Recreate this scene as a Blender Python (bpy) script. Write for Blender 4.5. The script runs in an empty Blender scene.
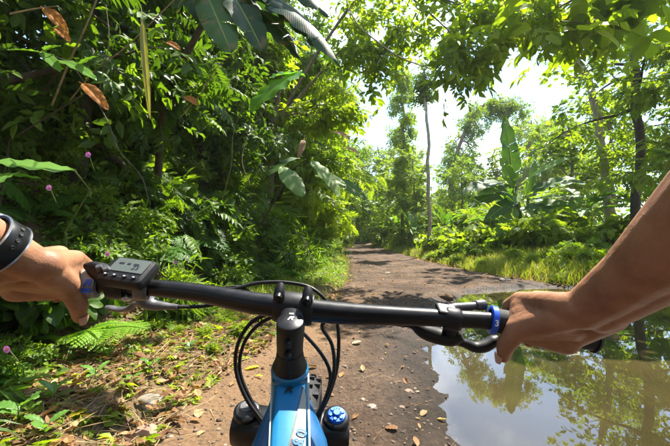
import bpy, math, random
import numpy as np
from mathutils import Vector, Matrix

# ------------------------------------------------------------------ camera, sky, sun, exposure
sc = bpy.context.scene
col = sc.collection
CAMH = 1.08
FPX = 340.0
PITCH = math.atan(13.0 / 340.0)
camd = bpy.data.cameras.new('camera')
camd.sensor_width = 36.0
camd.lens = 36.0 * FPX / 670.0
camd.clip_start = 0.01
camd.clip_end = 2000.0
cam = bpy.data.objects.new('camera', camd)
col.objects.link(cam)
cam.location = (0, 0, CAMH)
cam.rotation_euler = (math.pi / 2 + PITCH, 0, 0)
sc.camera = cam

SUN_EL, SUN_AZ = math.radians(61), math.radians(40)      # azimuth clockwise from +Y (ahead) towards +X (right)
world = bpy.data.worlds.new('World')
sc.world = world
world.use_nodes = True
wn, wl = world.node_tree.nodes, world.node_tree.links
bg = wn['Background']
sky = wn.new('ShaderNodeTexSky')
sky.sky_type = 'NISHITA'
sky.sun_disc = False
sky.sun_elevation = SUN_EL
sky.sun_rotation = SUN_AZ
sky.air_density = 1.0
sky.dust_density = 0.3
wtc = wn.new('ShaderNodeTexCoord')
wno = wn.new('ShaderNodeTexNoise')
wno.inputs['Scale'].default_value = 2.6
wno.inputs['Detail'].default_value = 6.0
wno.inputs['Roughness'].default_value = 0.55
wrp = wn.new('ShaderNodeValToRGB')
wrp.color_ramp.elements[0].position = 0.50
wrp.color_ramp.elements[1].position = 0.74
wmx = wn.new('ShaderNodeMixRGB')
wmx.inputs['Color2'].default_value = (11.5, 11.8, 12.2, 1)       # sunlit cloud
wl.new(wtc.outputs['Generated'], wno.inputs['Vector'])
wl.new(wno.outputs['Fac'], wrp.inputs['Fac'])
wl.new(wrp.outputs['Color'], wmx.inputs['Fac'])
wl.new(sky.outputs['Color'], wmx.inputs['Color1'])
wl.new(wmx.outputs['Color'], bg.inputs['Color'])
bg.inputs['Strength'].default_value = 0.115

sund = bpy.data.lights.new('sun', 'SUN')
sund.energy = 5.0
sund.angle = math.radians(0.53)
sund.color = (1.0, 0.93, 0.82)
sun = bpy.data.objects.new('sun', sund)
col.objects.link(sun)
sdir = Vector((math.sin(SUN_AZ) * math.cos(SUN_EL), math.cos(SUN_AZ) * math.cos(SUN_EL), math.sin(SUN_EL)))
sun.rotation_euler = (-sdir).to_track_quat('-Z', 'Y').to_euler()
sun.location = (0, 0, 30)

sc.view_settings.view_transform = 'Standard'
sc.view_settings.look = 'None'
sc.view_settings.gamma = 1.0
sc.view_settings.use_curve_mapping = False
sc.view_settings.exposure = 1.85
sc.render.engine = 'CYCLES'
sc.cycles.use_denoising = True
sc.cycles.max_bounces = 6
sc.cycles.diffuse_bounces = 3
sc.cycles.transmission_bounces = 5
sc.cycles.sample_clamp_indirect = 6.0
sc.cycles.caustics_reflective = False
sc.cycles.caustics_refractive = False


def P(px, py, D):
    """point of the place that the photograph shows at (px, py), D metres ahead"""
    u = (px - 335.0) / FPX
    v = (223.0 - py) / FPX
    cp, sp = math.cos(PITCH), math.sin(PITCH)
    d = np.array([u, cp - v * sp, sp + v * cp])
    return d * (D / d[1]) + np.array([0, 0, CAMH])


def project(p):
    q = np.asarray(p, float) - np.array([0, 0, CAMH])
    cp, sp = math.cos(PITCH), math.sin(PITCH)
    dep = q[1] * cp + q[2] * sp
    up = -q[1] * sp + q[2] * cp
    if dep < 0.05:
        return None
    return 335 + FPX * q[0] / dep, 223 - FPX * up / dep, dep


# ------------------------------------------------------------------ objects
def link(name, mesh, mat=None, parent=None, label=None, cat=None, group=None, kind=None, loc=None):
    o = bpy.data.objects.new(name, mesh)
    col.objects.link(o)
    if mat is not None and mesh is not None and len(mesh.materials) == 0:
        mesh.materials.append(mat)
    if parent is not None:
        o.parent = parent
    if loc is not None:
        o.location = loc
    if label: o['label'] = label
    if cat: o['category'] = cat
    if group: o['group'] = group
    if kind: o['kind'] = kind
    return o


def thing(name, label, cat, loc=(0, 0, 0), rz=0.0, s=1.0, group=None, tilt=(0, 0)):
    o = link(name, None, label=label, cat=cat, group=group)
    o.empty_display_size = 0.1
    o.location = [float(c) for c in loc]
    o.rotation_euler = (tilt[0], tilt[1], rz)
    o.scale = (s, s, s)
    return o


# ------------------------------------------------------------------ mesh builder
def nrm(v):
    v = np.asarray(v, float)
    return v / np.maximum(np.linalg.norm(v, axis=-1, keepdims=True), 1e-9)


class MB:
    def __init__(self):
        self.v, self.f, self.t, self.uv, self.n = [], [], [], [], 0

    def add(self, v, f, tint=0.5, uv=None):
        v = np.asarray(v, float).reshape(-1, 3)
        f = np.asarray(f, int)
        if f.shape[1] == 4:
            f = np.concatenate([f[:, [0, 1, 2]], f[:, [0, 2, 3]]])
        self.v.append(v)
        self.f.append(f + self.n)
        self.t.append(np.broadcast_to(np.asarray(tint, float), (len(v),)).copy())
        self.uv.append(np.zeros((len(v), 2)) if uv is None else np.asarray(uv, float))
        self.n += len(v)
        return self

    def build(self, name, smooth=True, sharp=None):
        v = np.concatenate(self.v); f = np.concatenate(self.f)
        me = bpy.data.meshes.new(name)
        me.vertices.add(len(v)); me.loops.add(f.size); me.polygons.add(len(f))
        me.vertices.foreach_set('co', v.astype(np.float32).ravel())
        me.loops.foreach_set('vertex_index', f.astype(np.int32).ravel())
        me.polygons.foreach_set('loop_start', np.arange(0, f.size, 3, dtype=np.int32))
        me.polygons.foreach_set('use_smooth', np.full(len(f), bool(smooth)))
        me.update(calc_edges=True)
        a = me.attributes.new('tint', 'FLOAT', 'POINT')
        a.data.foreach_set('value', np.concatenate(self.t).astype(np.float32))
        b = me.attributes.new('uvw', 'FLOAT2', 'POINT')
        b.data.foreach_set('vector', np.concatenate(self.uv).astype(np.float32).ravel())
        me.validate()
        if sharp is not None:
            me.set_sharp_from_angle(angle=math.radians(sharp))
        return me

    # ---- shapes
    def tube(self, pts, rad, n=8, tint=0.5, caps=True, squash=None, upv=None):
        pts = np.asarray(pts, float); m = len(pts)
        rad = np.broadcast_to(np.asarray(rad, float), (m,))
        tan = np.gradient(pts, axis=0); tan = nrm(tan)
        ref = np.array([0, 0, 1.0]) if abs(tan[0, 2]) < 0.9 else np.array([1.0, 0, 0])
        if upv is not None: ref = np.asarray(upv, float)
        N = nrm(np.cross(tan[0], ref)); out = []
        ang = np.linspace(0, 2 * np.pi, n, endpoint=False)
        for i in range(m):
            N = nrm(N - tan[i] * np.dot(N, tan[i]))
            B = np.cross(N, tan[i])
            s = 1.0 if squash is None else (squash if np.isscalar(squash) else squash[i])
            out.append(pts[i] + rad[i] * (np.cos(ang)[:, None] * N + s * np.sin(ang)[:, None] * B))
        v = np.concatenate(out)
        i = np.arange(m - 1)[:, None] * n; j = np.arange(n)[None]; k = (j + 1) % n
        f = np.stack([i + j, i + k, i + n + k, i + n + j], -1).reshape(-1, 4)
        uv = np.stack([np.tile(ang / 6.2832, m), np.repeat(np.linspace(0, 1, m), n)], 1)
        self.add(v, f, tint, uv)
        if caps:
            for e, base in ((0, 0), (m - 1, (m - 1) * n)):
                ring = v[base:base + n]
                vv = np.vstack([ring, pts[e][None]])
                idx = np.arange(n); nx = (idx + 1) % n
                ff = np.stack([idx, np.full(n, n), nx] if e else [nx, np.full(n, n), idx], 1)
                self.add(vv, ff[:, ::-1] if e else ff[:, ::-1], tint)
        return self

    def lathe(self, prof, origin, axis, n=24, tint=0.5):
        """prof: list of (radius, distance along the axis)"""
        axis = nrm(axis); ref = np.array([0, 0, 1.0]) if abs(axis[2]) < 0.9 else np.array([1.0, 0, 0])
        X = nrm(np.cross(axis, ref)); Y = np.cross(axis, X)
        ang = np.linspace(0, 2 * np.pi, n, endpoint=False)
        rows = [np.asarray(origin) + axis * h + r * (np.cos(ang)[:, None] * X + np.sin(ang)[:, None] * Y) for r, h in prof]
        v = np.concatenate(rows); m = len(prof)
        i = np.arange(m - 1)[:, None] * n; j = np.arange(n)[None]; k = (j + 1) % n
        f = np.stack([i + j, i + k, i + n + k, i + n + j], -1).reshape(-1, 4)
        return self.add(v, f, tint)

    def box(self, c, sx, sy, sz, ax=None, bev=0.0, tint=0.5):
        """box with chamfered edges: c centre, half sizes, ax three axes"""
        ax = np.eye(3) if ax is None else np.asarray(ax, float)
        if bev <= 0:
            q = np.array([[x, y, z] for x in (-1, 1) for y in (-1, 1) for z in (-1, 1)], float) * [sx, sy, sz]
            f = [[0, 1, 3, 2], [4, 6, 7, 5], [0, 4, 5, 1], [2, 3, 7, 6], [0, 2, 6, 4], [1, 5, 7, 3]]
            return self.add(np.asarray(c) + q @ ax, f, tint)
        # rounded rectangle rings
        n = 4; rings = []
        for z, ins in ((-sz, bev), (-sz + bev * .3, bev * .3), (-sz + bev, 0), (sz - bev, 0), (sz - bev * .3, bev * .3), (sz, bev)):
            ring = []
            rx, ry = sx - ins, sy - ins
            b = bev
            for qx, qy, a0 in ((1, 1, 0), (-1, 1, 90), (-1, -1, 180), (1, -1, 270)):
                for k in range(n):
                    a = math.radians(a0 + 90.0 * k / (n - 1))
                    ring.append([qx * (rx - b) + b * math.cos(a), qy * (ry - b) + b * math.sin(a), z])
            rings.append(ring)
        R = np.array(rings); m, k = R.shape[:2]
        v = R.reshape(-1, 3)
        i = np.arange(m - 1)[:, None] * k; j = np.arange(k)[None]; j2 = (j + 1) % k
        f = np.stack([i + j, i + j2, i + k + j2, i + k + j], -1).reshape(-1, 4)
        w = np.asarray(c) + v @ ax
        self.add(w, f, tint)
        for base, top in ((0, 0), ((m - 1) * k, 1)):
            ring = w[base:base + k]
            idx = np.arange(k); nx = (idx + 1) % k
            ff = np.stack([idx, nx, np.full(k, k)], 1)
            self.add(np.vstack([ring, ring.mean(0)[None]]), ff if top else ff[:, ::-1], tint)
        return self

    def loft(self, rings, tint=0.5, caps=True):
        R = np.asarray(rings, float); m, k = R.shape[:2]
        v = R.reshape(-1, 3)
        i = np.arange(m - 1)[:, None] * k; j = np.arange(k)[None]; j2 = (j + 1) % k
        f = np.stack([i + j, i + j2, i + k + j2, i + k + j], -1).reshape(-1, 4)
        self.add(v, f, tint)
        if caps:
            for e in (0, m - 1):
                ring = R[e]; idx = np.arange(k); nx = (idx + 1) % k
                ff = np.stack([idx, nx, np.full(k, k)], 1)
                self.add(np.vstack([ring, ring.mean(0)[None]]), ff if e else ff[:, ::-1], tint)
        return self

    def scatter(self, tpl, pos, dirs, ups, size, tint):
        """copies of a template (v, f, tj, uv) with base at pos, +Y along dirs, +Z near ups"""
        tv, tf, tj, tuv = tpl
        Y = nrm(dirs); X = nrm(np.cross(Y, ups)); Z = np.cross(X, Y)
        size = np.asarray(size, float)
        s = size[:, None, None] if size.ndim == 1 else size[:, None, :]
        loc = tv[None] * s
        v = pos[:, None, :] + loc[..., 0:1] * X[:, None] + loc[..., 1:2] * Y[:, None] + loc[..., 2:3] * Z[:, None]
        N, T = len(pos), len(tv)
        f = (tf[None] + (np.arange(N) * T)[:, None, None]).reshape(-1, 3)
        t = np.clip(tint[:, None] + tj[None], 0, 1).reshape(-1)
        return self.add(v.reshape(-1, 3), f, t, np.tile(tuv, (N, 1)))


# ------------------------------------------------------------------ noise
def vnoise(x, y, seed=0):
    xi, yi = np.floor(x), np.floor(y)
    fx, fy = x - xi, y - yi
    fx, fy = fx * fx * (3 - 2 * fx), fy * fy * (3 - 2 * fy)
    def h(a, b):
        s = np.sin(a * 127.1 + b * 311.7 + seed * 74.7) * 43758.5453
        return s - np.floor(s)
    return (h(xi, yi) * (1 - fx) + h(xi + 1, yi) * fx) * (1 - fy) + (h(xi, yi + 1) * (1 - fx) + h(xi + 1, yi + 1) * fx) * fy


def fbm(x, y, o=4, seed=0):
    a, t, s = 0.5, 0.0, 0.0
    for k in range(o):
        t = t + a * vnoise(x * 2 ** k + 13.1 * k, y * 2 ** k - 7.7 * k, seed + k); s += a; a *= 0.5
    return t / s - 0.5


def sstep(a, b, x):
    t = np.clip((x - a) / (b - a), 0, 1)
    return t * t * (3 - 2 * t)


# ------------------------------------------------------------------ materials
def nodes(name):
    m = bpy.data.materials.new(name); m.use_nodes = True
    nt = m.node_tree
    return m, nt.nodes, nt.links, nt.nodes['Principled BSDF']


def ramp(N, stops):
    r = N.new('ShaderNodeValToRGB')
    el = r.color_ramp.elements
    while len(el) < len(stops): el.new(0.5)
    for e, (p, c) in zip(el, stops):
        e.position = p; e.color = (*c, 1)
    return r


def plain(name, c, rough=0.5, metal=0.0, noise=0.0, nscale=60.0, bump=0.0, spec=0.5, coat=0.0):
    m, N, L, b = nodes(name)
    b.inputs['Roughness'].default_value = rough
    b.inputs['Metallic'].default_value = metal
    b.inputs['Specular IOR Level'].default_value = spec
    b.inputs['Coat Weight'].default_value = coat
    if noise or bump:
        tc = N.new('ShaderNodeTexCoord'); n = N.new('ShaderNodeTexNoise')
        n.inputs['Scale'].default_value = nscale; n.inputs['Detail'].default_value = 5
        L.new(tc.outputs['Object'], n.inputs['Vector'])
        r = ramp(N, [(0.3, [x * (1 - noise) for x in c]), (0.7, [min(1, x * (1 + noise)) for x in c])])
        L.new(n.outputs['Fac'], r.inputs['Fac']); L.new(r.outputs['Color'], b.inputs['Base Color'])
        mr = N.new('ShaderNodeMapRange'); mr.inputs['To Min'].default_value = max(0.02, rough - 0.12); mr.inputs['To Max'].default_value = min(1, rough + 0.12)
        L.new(n.outputs['Fac'], mr.inputs['Value']); L.new(mr.outputs['Result'], b.inputs['Roughness'])
        if bump:
            bp = N.new('ShaderNodeBump'); bp.inputs['Strength'].default_value = bump; bp.inputs['Distance'].default_value = 0.001
            L.new(n.outputs['Fac'], bp.inputs['Height']); L.new(bp.outputs['Normal'], b.inputs['Normal'])
    else:
        b.inputs['Base Color'].default_value = (*c, 1)
    return m


def leafmat(name, stops, trans=0.4, rough=0.48, vein=False, spec=0.27, tboost=1.5, blotch=0.0, tcol=(1.3, 1.3, 0.3)):
    """leaf blade: colour by each leaf's own tint, some light through it"""
    m, N, L, b = nodes(name)
    at = N.new('ShaderNodeAttribute'); at.attribute_name = 'tint'
    oi = N.new('ShaderNodeObjectInfo')
    ad = N.new('ShaderNodeMath'); ad.operation = 'MULTIPLY_ADD'
    ad.inputs[1].default_value = 0.22
    L.new(oi.outputs['Random'], ad.inputs[0]); L.new(at.outputs['Fac'], ad.inputs[2])
    sb = N.new('ShaderNodeMath'); sb.operation = 'SUBTRACT'; sb.inputs[1].default_value = 0.11; sb.use_clamp = True
    L.new(ad.outputs[0], sb.inputs[0])
    r = ramp(N, stops); L.new(sb.outputs[0], r.inputs['Fac'])
    cout = r.outputs['Color']
    if vein or blotch:
        uv = N.new('ShaderNodeAttribute'); uv.attribute_name = 'uvw'
    if vein:
        sx = N.new('ShaderNodeSeparateXYZ'); L.new(uv.outputs['Vector'], sx.inputs[0])
        ab = N.new('ShaderNodeMath'); ab.operation = 'ABSOLUTE'; L.new(sx.outputs['X'], ab.inputs[0])
        mu = N.new('ShaderNodeMath'); mu.operation = 'MULTIPLY_ADD'; mu.inputs[1].default_value = -0.18
        L.new(ab.outputs[0], mu.inputs[0]); L.new(sx.outputs['Y'], mu.inputs[2])
        sn = N.new('ShaderNodeMath'); sn.operation = 'MULTIPLY'; sn.inputs[1].default_value = 260.0; L.new(mu.outputs[0], sn.inputs[0])
        s2 = N.new('ShaderNodeMath'); s2.operation = 'SINE'; L.new(sn.outputs[0], s2.inputs[0])
        mr = N.new('ShaderNodeMapRange'); mr.inputs['From Min'].default_value = -1; mr.inputs['To Min'].default_value = 0.93; mr.inputs['To Max'].default_value = 1.04
        L.new(s2.outputs[0], mr.inputs['Value'])
        lt = N.new('ShaderNodeMath'); lt.operation = 'LESS_THAN'; lt.inputs[1].default_value = 0.05; L.new(ab.outputs[0], lt.inputs[0])
        m1 = N.new('ShaderNodeVectorMath'); m1.operation = 'SCALE'; L.new(cout, m1.inputs[0]); L.new(mr.outputs['Result'], m1.inputs['Scale'])
        mx = N.new('ShaderNodeMixRGB'); mx.inputs['Color2'].default_value = (0.22, 0.30, 0.08, 1)
        L.new(lt.outputs[0], mx.inputs['Fac']); L.new(m1.outputs[0], mx.inputs['Color1'])
        cout = mx.outputs['Color']
        bp = N.new('ShaderNodeBump'); bp.inputs['Strength'].default_value = 0.07; bp.inputs['Distance'].default_value = 0.01
        L.new(s2.outputs[0], bp.inputs['Height']); L.new(bp.outputs['Normal'], b.inputs['Normal'])
    if blotch:
        tc = N.new('ShaderNodeTexCoord'); n = N.new('ShaderNodeTexNoise'); n.inputs['Scale'].default_value = 9; n.inputs['Detail'].default_value = 5
        L.new(tc.outputs['Object'], n.inputs['Vector'])
        rr = ramp(N, [(0.56, (0, 0, 0)), (0.66, (1, 1, 1))]); L.new(n.outputs['Fac'], rr.inputs['Fac'])
        sc_ = N.new('ShaderNodeMath'); sc_.operation = 'MULTIPLY'; sc_.inputs[1].default_value = blotch; L.new(rr.outputs['Color'], sc_.inputs[0])
        mx = N.new('ShaderNodeMixRGB'); mx.inputs['Color2'].default_value = (0.20, 0.13, 0.05, 1)
        L.new(sc_.outputs[0], mx.inputs['Fac']); L.new(cout, mx.inputs['Color1']); cout = mx.outputs['Color']
    L.new(cout, b.inputs['Base Color'])
    b.inputs['Roughness'].default_value = rough
    b.inputs['Specular IOR Level'].default_value = spec
    tr = N.new('ShaderNodeBsdfTranslucent')
    tm = N.new('ShaderNodeMixRGB'); tm.blend_type = 'MULTIPLY'; tm.inputs['Fac'].default_value = 1.0
    tm.inputs['Color2'].default_value = (tboost * tcol[0], tboost * tcol[1], tboost * tcol[2], 1)
    L.new(cout, tm.inputs['Color1']); L.new(tm.outputs['Color'], tr.inputs['Color'])
    mix = N.new('ShaderNodeMixShader'); mix.inputs['Fac'].default_value = trans
    L.new(b.outputs['BSDF'], mix.inputs[1]); L.new(tr.outputs['BSDF'], mix.inputs[2])
    L.new(mix.outputs['Shader'], N['Material Output'].inputs['Surface'])
    return m


M = {}
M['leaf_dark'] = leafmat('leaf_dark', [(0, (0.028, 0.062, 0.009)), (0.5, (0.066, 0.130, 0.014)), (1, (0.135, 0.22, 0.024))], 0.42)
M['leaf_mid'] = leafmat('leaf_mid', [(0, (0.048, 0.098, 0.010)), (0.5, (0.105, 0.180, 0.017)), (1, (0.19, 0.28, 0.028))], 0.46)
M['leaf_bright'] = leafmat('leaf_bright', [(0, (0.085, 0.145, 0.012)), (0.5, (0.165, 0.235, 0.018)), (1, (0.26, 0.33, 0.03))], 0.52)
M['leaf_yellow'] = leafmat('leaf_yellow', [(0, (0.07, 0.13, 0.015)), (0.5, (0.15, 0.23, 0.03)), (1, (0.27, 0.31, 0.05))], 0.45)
M['fern'] = leafmat('fern_frond', [(0, (0.035, 0.095, 0.014)), (0.5, (0.075, 0.175, 0.022)), (1, (0.15, 0.27, 0.03))], 0.4)
M['fern_bright'] = leafmat('fern_bright', [(0, (0.10, 0.22, 0.015)), (1, (0.20, 0.34, 0.03))], 0.4)
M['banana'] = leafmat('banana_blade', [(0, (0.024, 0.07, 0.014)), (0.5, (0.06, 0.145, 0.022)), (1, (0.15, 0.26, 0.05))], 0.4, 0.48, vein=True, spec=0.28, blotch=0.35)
M['banana_lit'] = leafmat('banana_blade_sunlit', [(0, (0.05, 0.16, 0.02)), (1, (0.11, 0.28, 0.03))], 0.5, 0.34, vein=True, spec=0.5)  # lighter copy of the blade colour, sunlight put into it
M['leaf_glossy'] = leafmat('glossy_leaf', [(0, (0.04, 0.11, 0.02)), (1, (0.13, 0.26, 0.05))], 0.35, 0.3, spec=0.5)
M['grass'] = leafmat('grass_blade', [(0, (0.07, 0.14, 0.014)), (0.55, (0.17, 0.25, 0.024)), (0.85, (0.28, 0.30, 0.05)), (1, (0.36, 0.29, 0.11))], 0.4)
M['straw'] = leafmat('dry_straw', [(0, (0.16, 0.10, 0.045)), (0.5, (0.32, 0.22, 0.10)), (1, (0.46, 0.36, 0.19))], 0.12, 0.7)
M['litter'] = leafmat('dead_leaf', [(0, (0.07, 0.035, 0.018)), (0.45, (0.17, 0.085, 0.035)), (0.8, (0.30, 0.17, 0.07)), (1, (0.40, 0.28, 0.14))], 0.15, 0.7)
M['yellow_strip'] = leafmat('yellowing_leaf', [(0, (0.16, 0.17, 0.04)), (1, (0.30, 0.27, 0.09))], 0.35, 0.5, blotch=0.5)
M['orange_leaf'] = leafmat('withered_leaf', [(0, (0.24, 0.085, 0.015)), (1, (0.38, 0.16, 0.035))], 0.3, 0.65, blotch=0.8)
M['banana_dark'] = leafmat('banana_blade_shade', [(0, (0.018, 0.05, 0.012)), (1, (0.06, 0.13, 0.035))], 0.3, 0.42, vein=True, spec=0.25, blotch=0.5)  # darker copy of the blade colour, canopy shade put into it
M['flower'] = leafmat('flower_petal', [(0, (0.42, 0.10, 0.40)), (1, (0.60, 0.24, 0.58))], 0.25, 0.6, tcol=(.7, .6, .7))


def barkmat(name, c1, c2, scale=6):
    m, N, L, b = nodes(name)
    tc = N.new('ShaderNodeTexCoord'); mp = N.new('ShaderNodeMapping'); mp.inputs['Scale'].default_value = (scale, scale, scale * 0.35)
    n = N.new('ShaderNodeTexNoise'); n.inputs['Scale'].default_value = 2.2; n.inputs['Detail'].default_value = 8; n.inputs['Roughness'].default_value = 0.65
    L.new(tc.outputs['Object'], mp.inputs['Vector']); L.new(mp.outputs['Vector'], n.inputs['Vector'])
    r = ramp(N, [(0.32, c1), (0.5, [(a + b_) / 2 for a, b_ in zip(c1, c2)]), (0.68, c2)])
    L.new(n.outputs['Fac'], r.inputs['Fac']); L.new(r.outputs['Color'], b.inputs['Base Color'])
    bp = N.new('ShaderNodeBump'); bp.inputs['Strength'].default_value = 0.6; bp.inputs['Distance'].default_value = 0.03
    L.new(n.outputs['Fac'], bp.inputs['Height']); L.new(bp.outputs['Normal'], b.inputs['Normal'])
    b.inputs['Roughness'].default_value = 0.85
    return m


M['bark'] = barkmat('bark', (0.07, 0.05, 0.035), (0.24, 0.19, 0.13))
M['bark_dark'] = barkmat('bark_dark', (0.03, 0.022, 0.016), (0.10, 0.075, 0.05))
M['bark_pale'] = barkmat('bark_pale', (0.16, 0.13, 0.09), (0.40, 0.34, 0.25))
M['stem'] = plain('green_stem', (0.09, 0.12, 0.035), 0.6, noise=0.4, nscale=20)
M['stem_brown'] = plain('woody_stem', (0.13, 0.09, 0.05), 0.75, noise=0.5, nscale=25)
M['vine'] = plain('dry_vine', (0.26, 0.20, 0.11), 0.75, noise=0.4, nscale=18)


def soilmat(name, path):
    m, N, L, b = nodes(name)
    tc = N.new('ShaderNodeTexCoord')
    n1 = N.new('ShaderNodeTexNoise'); n1.inputs['Scale'].default_value = 1.1; n1.inputs['Detail'].default_value = 9; n1.inputs['Roughness'].default_value = 0.68
    n2 = N.new('ShaderNodeTexNoise'); n2.inputs['Scale'].default_value = 26; n2.inputs['Detail'].default_value = 8; n2.inputs['Roughness'].default_value = 0.7
    vo = N.new('ShaderNodeTexVoronoi'); vo.inputs['Scale'].default_value = 42
    for n in (n1, n2, vo): L.new(tc.outputs['Object'], n.inputs['Vector'])
    if path:
        r1 = ramp(N, [(0.30, (0.034, 0.022, 0.014)), (0.48, (0.075, 0.050, 0.033)), (0.60, (0.125, 0.083, 0.054)), (0.72, (0.19, 0.13, 0.086))])
    else:
        r1 = ramp(N, [(0.30, (0.05, 0.035, 0.02)), (0.5, (0.12, 0.08, 0.045)), (0.72, (0.22, 0.15, 0.08))])
    L.new(n1.outputs['Fac'], r1.inputs['Fac'])
    r2 = ramp(N, [(0.3, (0.45, 0.45, 0.45)), (0.55, (1, 1, 1)), (0.75, (1.5, 1.45, 1.35))])
    L.new(n2.outputs['Fac'], r2.inputs['Fac'])
    mu = N.new('ShaderNodeMixRGB'); mu.blend_type = 'MULTIPLY'; mu.inputs['Fac'].default_value = 1
    L.new(r1.outputs['Color'], mu.inputs['Color1']); L.new(r2.outputs['Color'], mu.inputs['Color2'])
    cout = mu.outputs['Color']
    b.inputs['Roughness'].default_value = 0.9
    b.inputs['Specular IOR Level'].default_value = 0.15
    if path:
        # near the lane's left side the earth is lighter and more orange; wet, dark mud where it lies low by the water
        at = N.new('ShaderNodeAttribute'); at.attribute_name = 'tint'
        dm = N.new('ShaderNodeMixRGB'); dm.inputs['Color2'].default_value = (0.165, 0.102, 0.054, 1)
        mt = N.new('ShaderNodeMath'); mt.operation = 'MULTIPLY'; L.new(at.outputs['Fac'], mt.inputs[0]); L.new(r2.outputs['Color'], mt.inputs[1]); mt.use_clamp = True
        L.new(mt.outputs[0], dm.inputs['Fac']); L.new(cout, dm.inputs['Color1'])
        aw = N.new('ShaderNodeAttribute'); aw.attribute_name = 'uvw'
        sx = N.new('ShaderNodeSeparateXYZ'); L.new(aw.outputs['Vector'], sx.inputs[0])
        wr = N.new('ShaderNodeMapRange'); wr.inputs['To Min'].default_value = 1.0; wr.inputs['To Max'].default_value = 0.34
        L.new(sx.outputs['X'], wr.inputs['Value'])
        ws = N.new('ShaderNodeVectorMath'); ws.operation = 'SCALE'; L.new(dm.outputs['Color'], ws.inputs[0]); L.new(wr.outputs['Result'], ws.inputs['Scale'])
        cout = ws.outputs[0]
        rr = N.new('ShaderNodeMapRange'); rr.inputs['From Min'].default_value = 0.34; rr.inputs['To Min'].default_value = 0.35; rr.inputs['To Max'].default_value = 0.9
        L.new(wr.outputs['Result'], rr.inputs['Value']); L.new(rr.outputs['Result'], b.inputs['Roughness'])
    L.new(cout, b.inputs['Base Color'])
    ad = N.new('ShaderNodeMath'); ad.operation = 'MULTIPLY_ADD'; ad.inputs[1].default_value = 0.5
    L.new(vo.outputs['Distance'], ad.inputs[0]); L.new(n2.outputs['Fac'], ad.inputs[2])
    bp = N.new('ShaderNodeBump'); bp.inputs['Strength'].default_value = 0.9; bp.inputs['Distance'].default_value = 0.02
    L.new(ad.outputs[0], bp.inputs['Height']); L.new(bp.outputs['Normal'], b.inputs['Normal'])
    return m


M['soil'] = soilmat('forest_soil', False)
M['mud'] = soilmat('lane_mud', True)

# muddy puddle water: clear mirror top over brown silt
mw, N, L, b = nodes('puddle_water')
tc = N.new('ShaderNodeTexCoord')
n = N.new('ShaderNodeTexNoise'); n.inputs['Scale'].default_value = 1.3; n.inputs['Detail'].default_value = 5
L.new(tc.outputs['Object'], n.inputs['Vector'])
r = ramp(N, [(0.3, (0.024, 0.020, 0.008)), (0.7, (0.052, 0.040, 0.016))]); L.new(n.outputs['Fac'], r.inputs['Fac'])
L.new(r.outputs['Color'], b.inputs['Base Color'])
b.inputs['Roughness'].default_value = 0.015
b.inputs['IOR'].default_value = 1.85
n2 = N.new('ShaderNodeTexNoise'); n2.inputs['Scale'].default_value = 2.2; n2.inputs['Detail'].default_value = 2
L.new(tc.outputs['Object'], n2.inputs['Vector'])
bp = N.new('ShaderNodeBump'); bp.inputs['Strength'].default_value = 0.05; bp.inputs['Distance'].default_value = 0.02
L.new(n2.outputs['Fac'], bp.inputs['Height']); L.new(bp.outputs['Normal'], b.inputs['Normal'])
M['water'] = mw

# ------------------------------------------------------------------ terrain
_XLY = [-20, -5, 2, 2.7, 4, 6, 8, 12, 20, 28, 36, 46, 60, 80, 120]
_XLX = [-1.6, -1.3, -1.15, -1.05, -.62, -.15, .35, .55, .65, .75, .4, -1.5, -7, -20, -60]
_XRY = [-20, -5, 5.5, 6.6, 7.6, 9, 12, 20, 30, 36, 44, 52, 64, 80, 120]
_XRX = [7.2, 7.2, 6.9, 6.3, 4.9, 4.3, 3.9, 3.9, 4.1, 3.9, 2.6, .3, -5, -15, -54]


def xl(y): return np.interp(y, _XLY, _XLX)
def xr(y): return np.interp(y, _XRY, _XRX)
def vw(y): return np.interp(y, [-5, 1, 3, 5, 8, 15, 30, 60], [.9, 1.05, 1.4, 1.7, 1.9, 1.5, 1.2, 2])


def HT(x, y):
    x = np.asarray(x, float); y = np.asarray(y, float)
    dl = xl(y) - x + 0.25 * fbm(x * 1.3, y * 1.3, 3, 5); dr = x - xr(y) + 0.5 * fbm(x * .9, y * .9, 3, 9)
    inside = -0.16
    zl = inside + 0.24 * sstep(-0.05, 0.35, dl)
    b = np.maximum(0, dl - vw(y))
    zl = zl + 5.5 * (1 - np.exp(-b * 1.5 / 5.5)) + 0.5 * fbm(x * .8, y * .8, 4, 21) * sstep(0, 1.2, b)
    zr = inside + 0.26 * sstep(-0.05, 0.5, dr) + 0.9 * (1 - np.exp(-np.maximum(0, dr - .4) * .22)) + 0.25 * fbm(x * .6, y * .6, 4, 33) * sstep(0, 2, dr)
    z = np.where(dl > 0, zl, np.where(dr > 0, zr, inside + 0.24 * sstep(-0.05, 0.35, dl) * (dl > -.05) + 0.26 * sstep(-0.05, .5, dr) * (dr > -.05)))
    return z + 0.06 * fbm(x * 2.5, y * 2.5, 3, 2) * ((dl > 0) | (dr > 0))


def h1(x, y): return float(HT(np.array([x]), np.array([y]))[0])


def grid_mesh(xs, ys, zfun, tintfun=None):
    X, Y = np.meshgrid(xs, ys)
    Z = zfun(X, Y)
    nx, ny = len(xs), len(ys)
    v = np.stack([X, Y, Z], -1).reshape(-1, 3)
    i = np.arange(ny - 1)[:, None] * nx; j = np.arange(nx - 1)[None]
    f = np.stack([i + j, i + j + 1, i + nx + j + 1, i + nx + j], -1).reshape(-1, 4)
    mb = MB(); mb.add(v, f, 0.0 if tintfun is None else tintfun(X, Y).ravel())
    return mb


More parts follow.
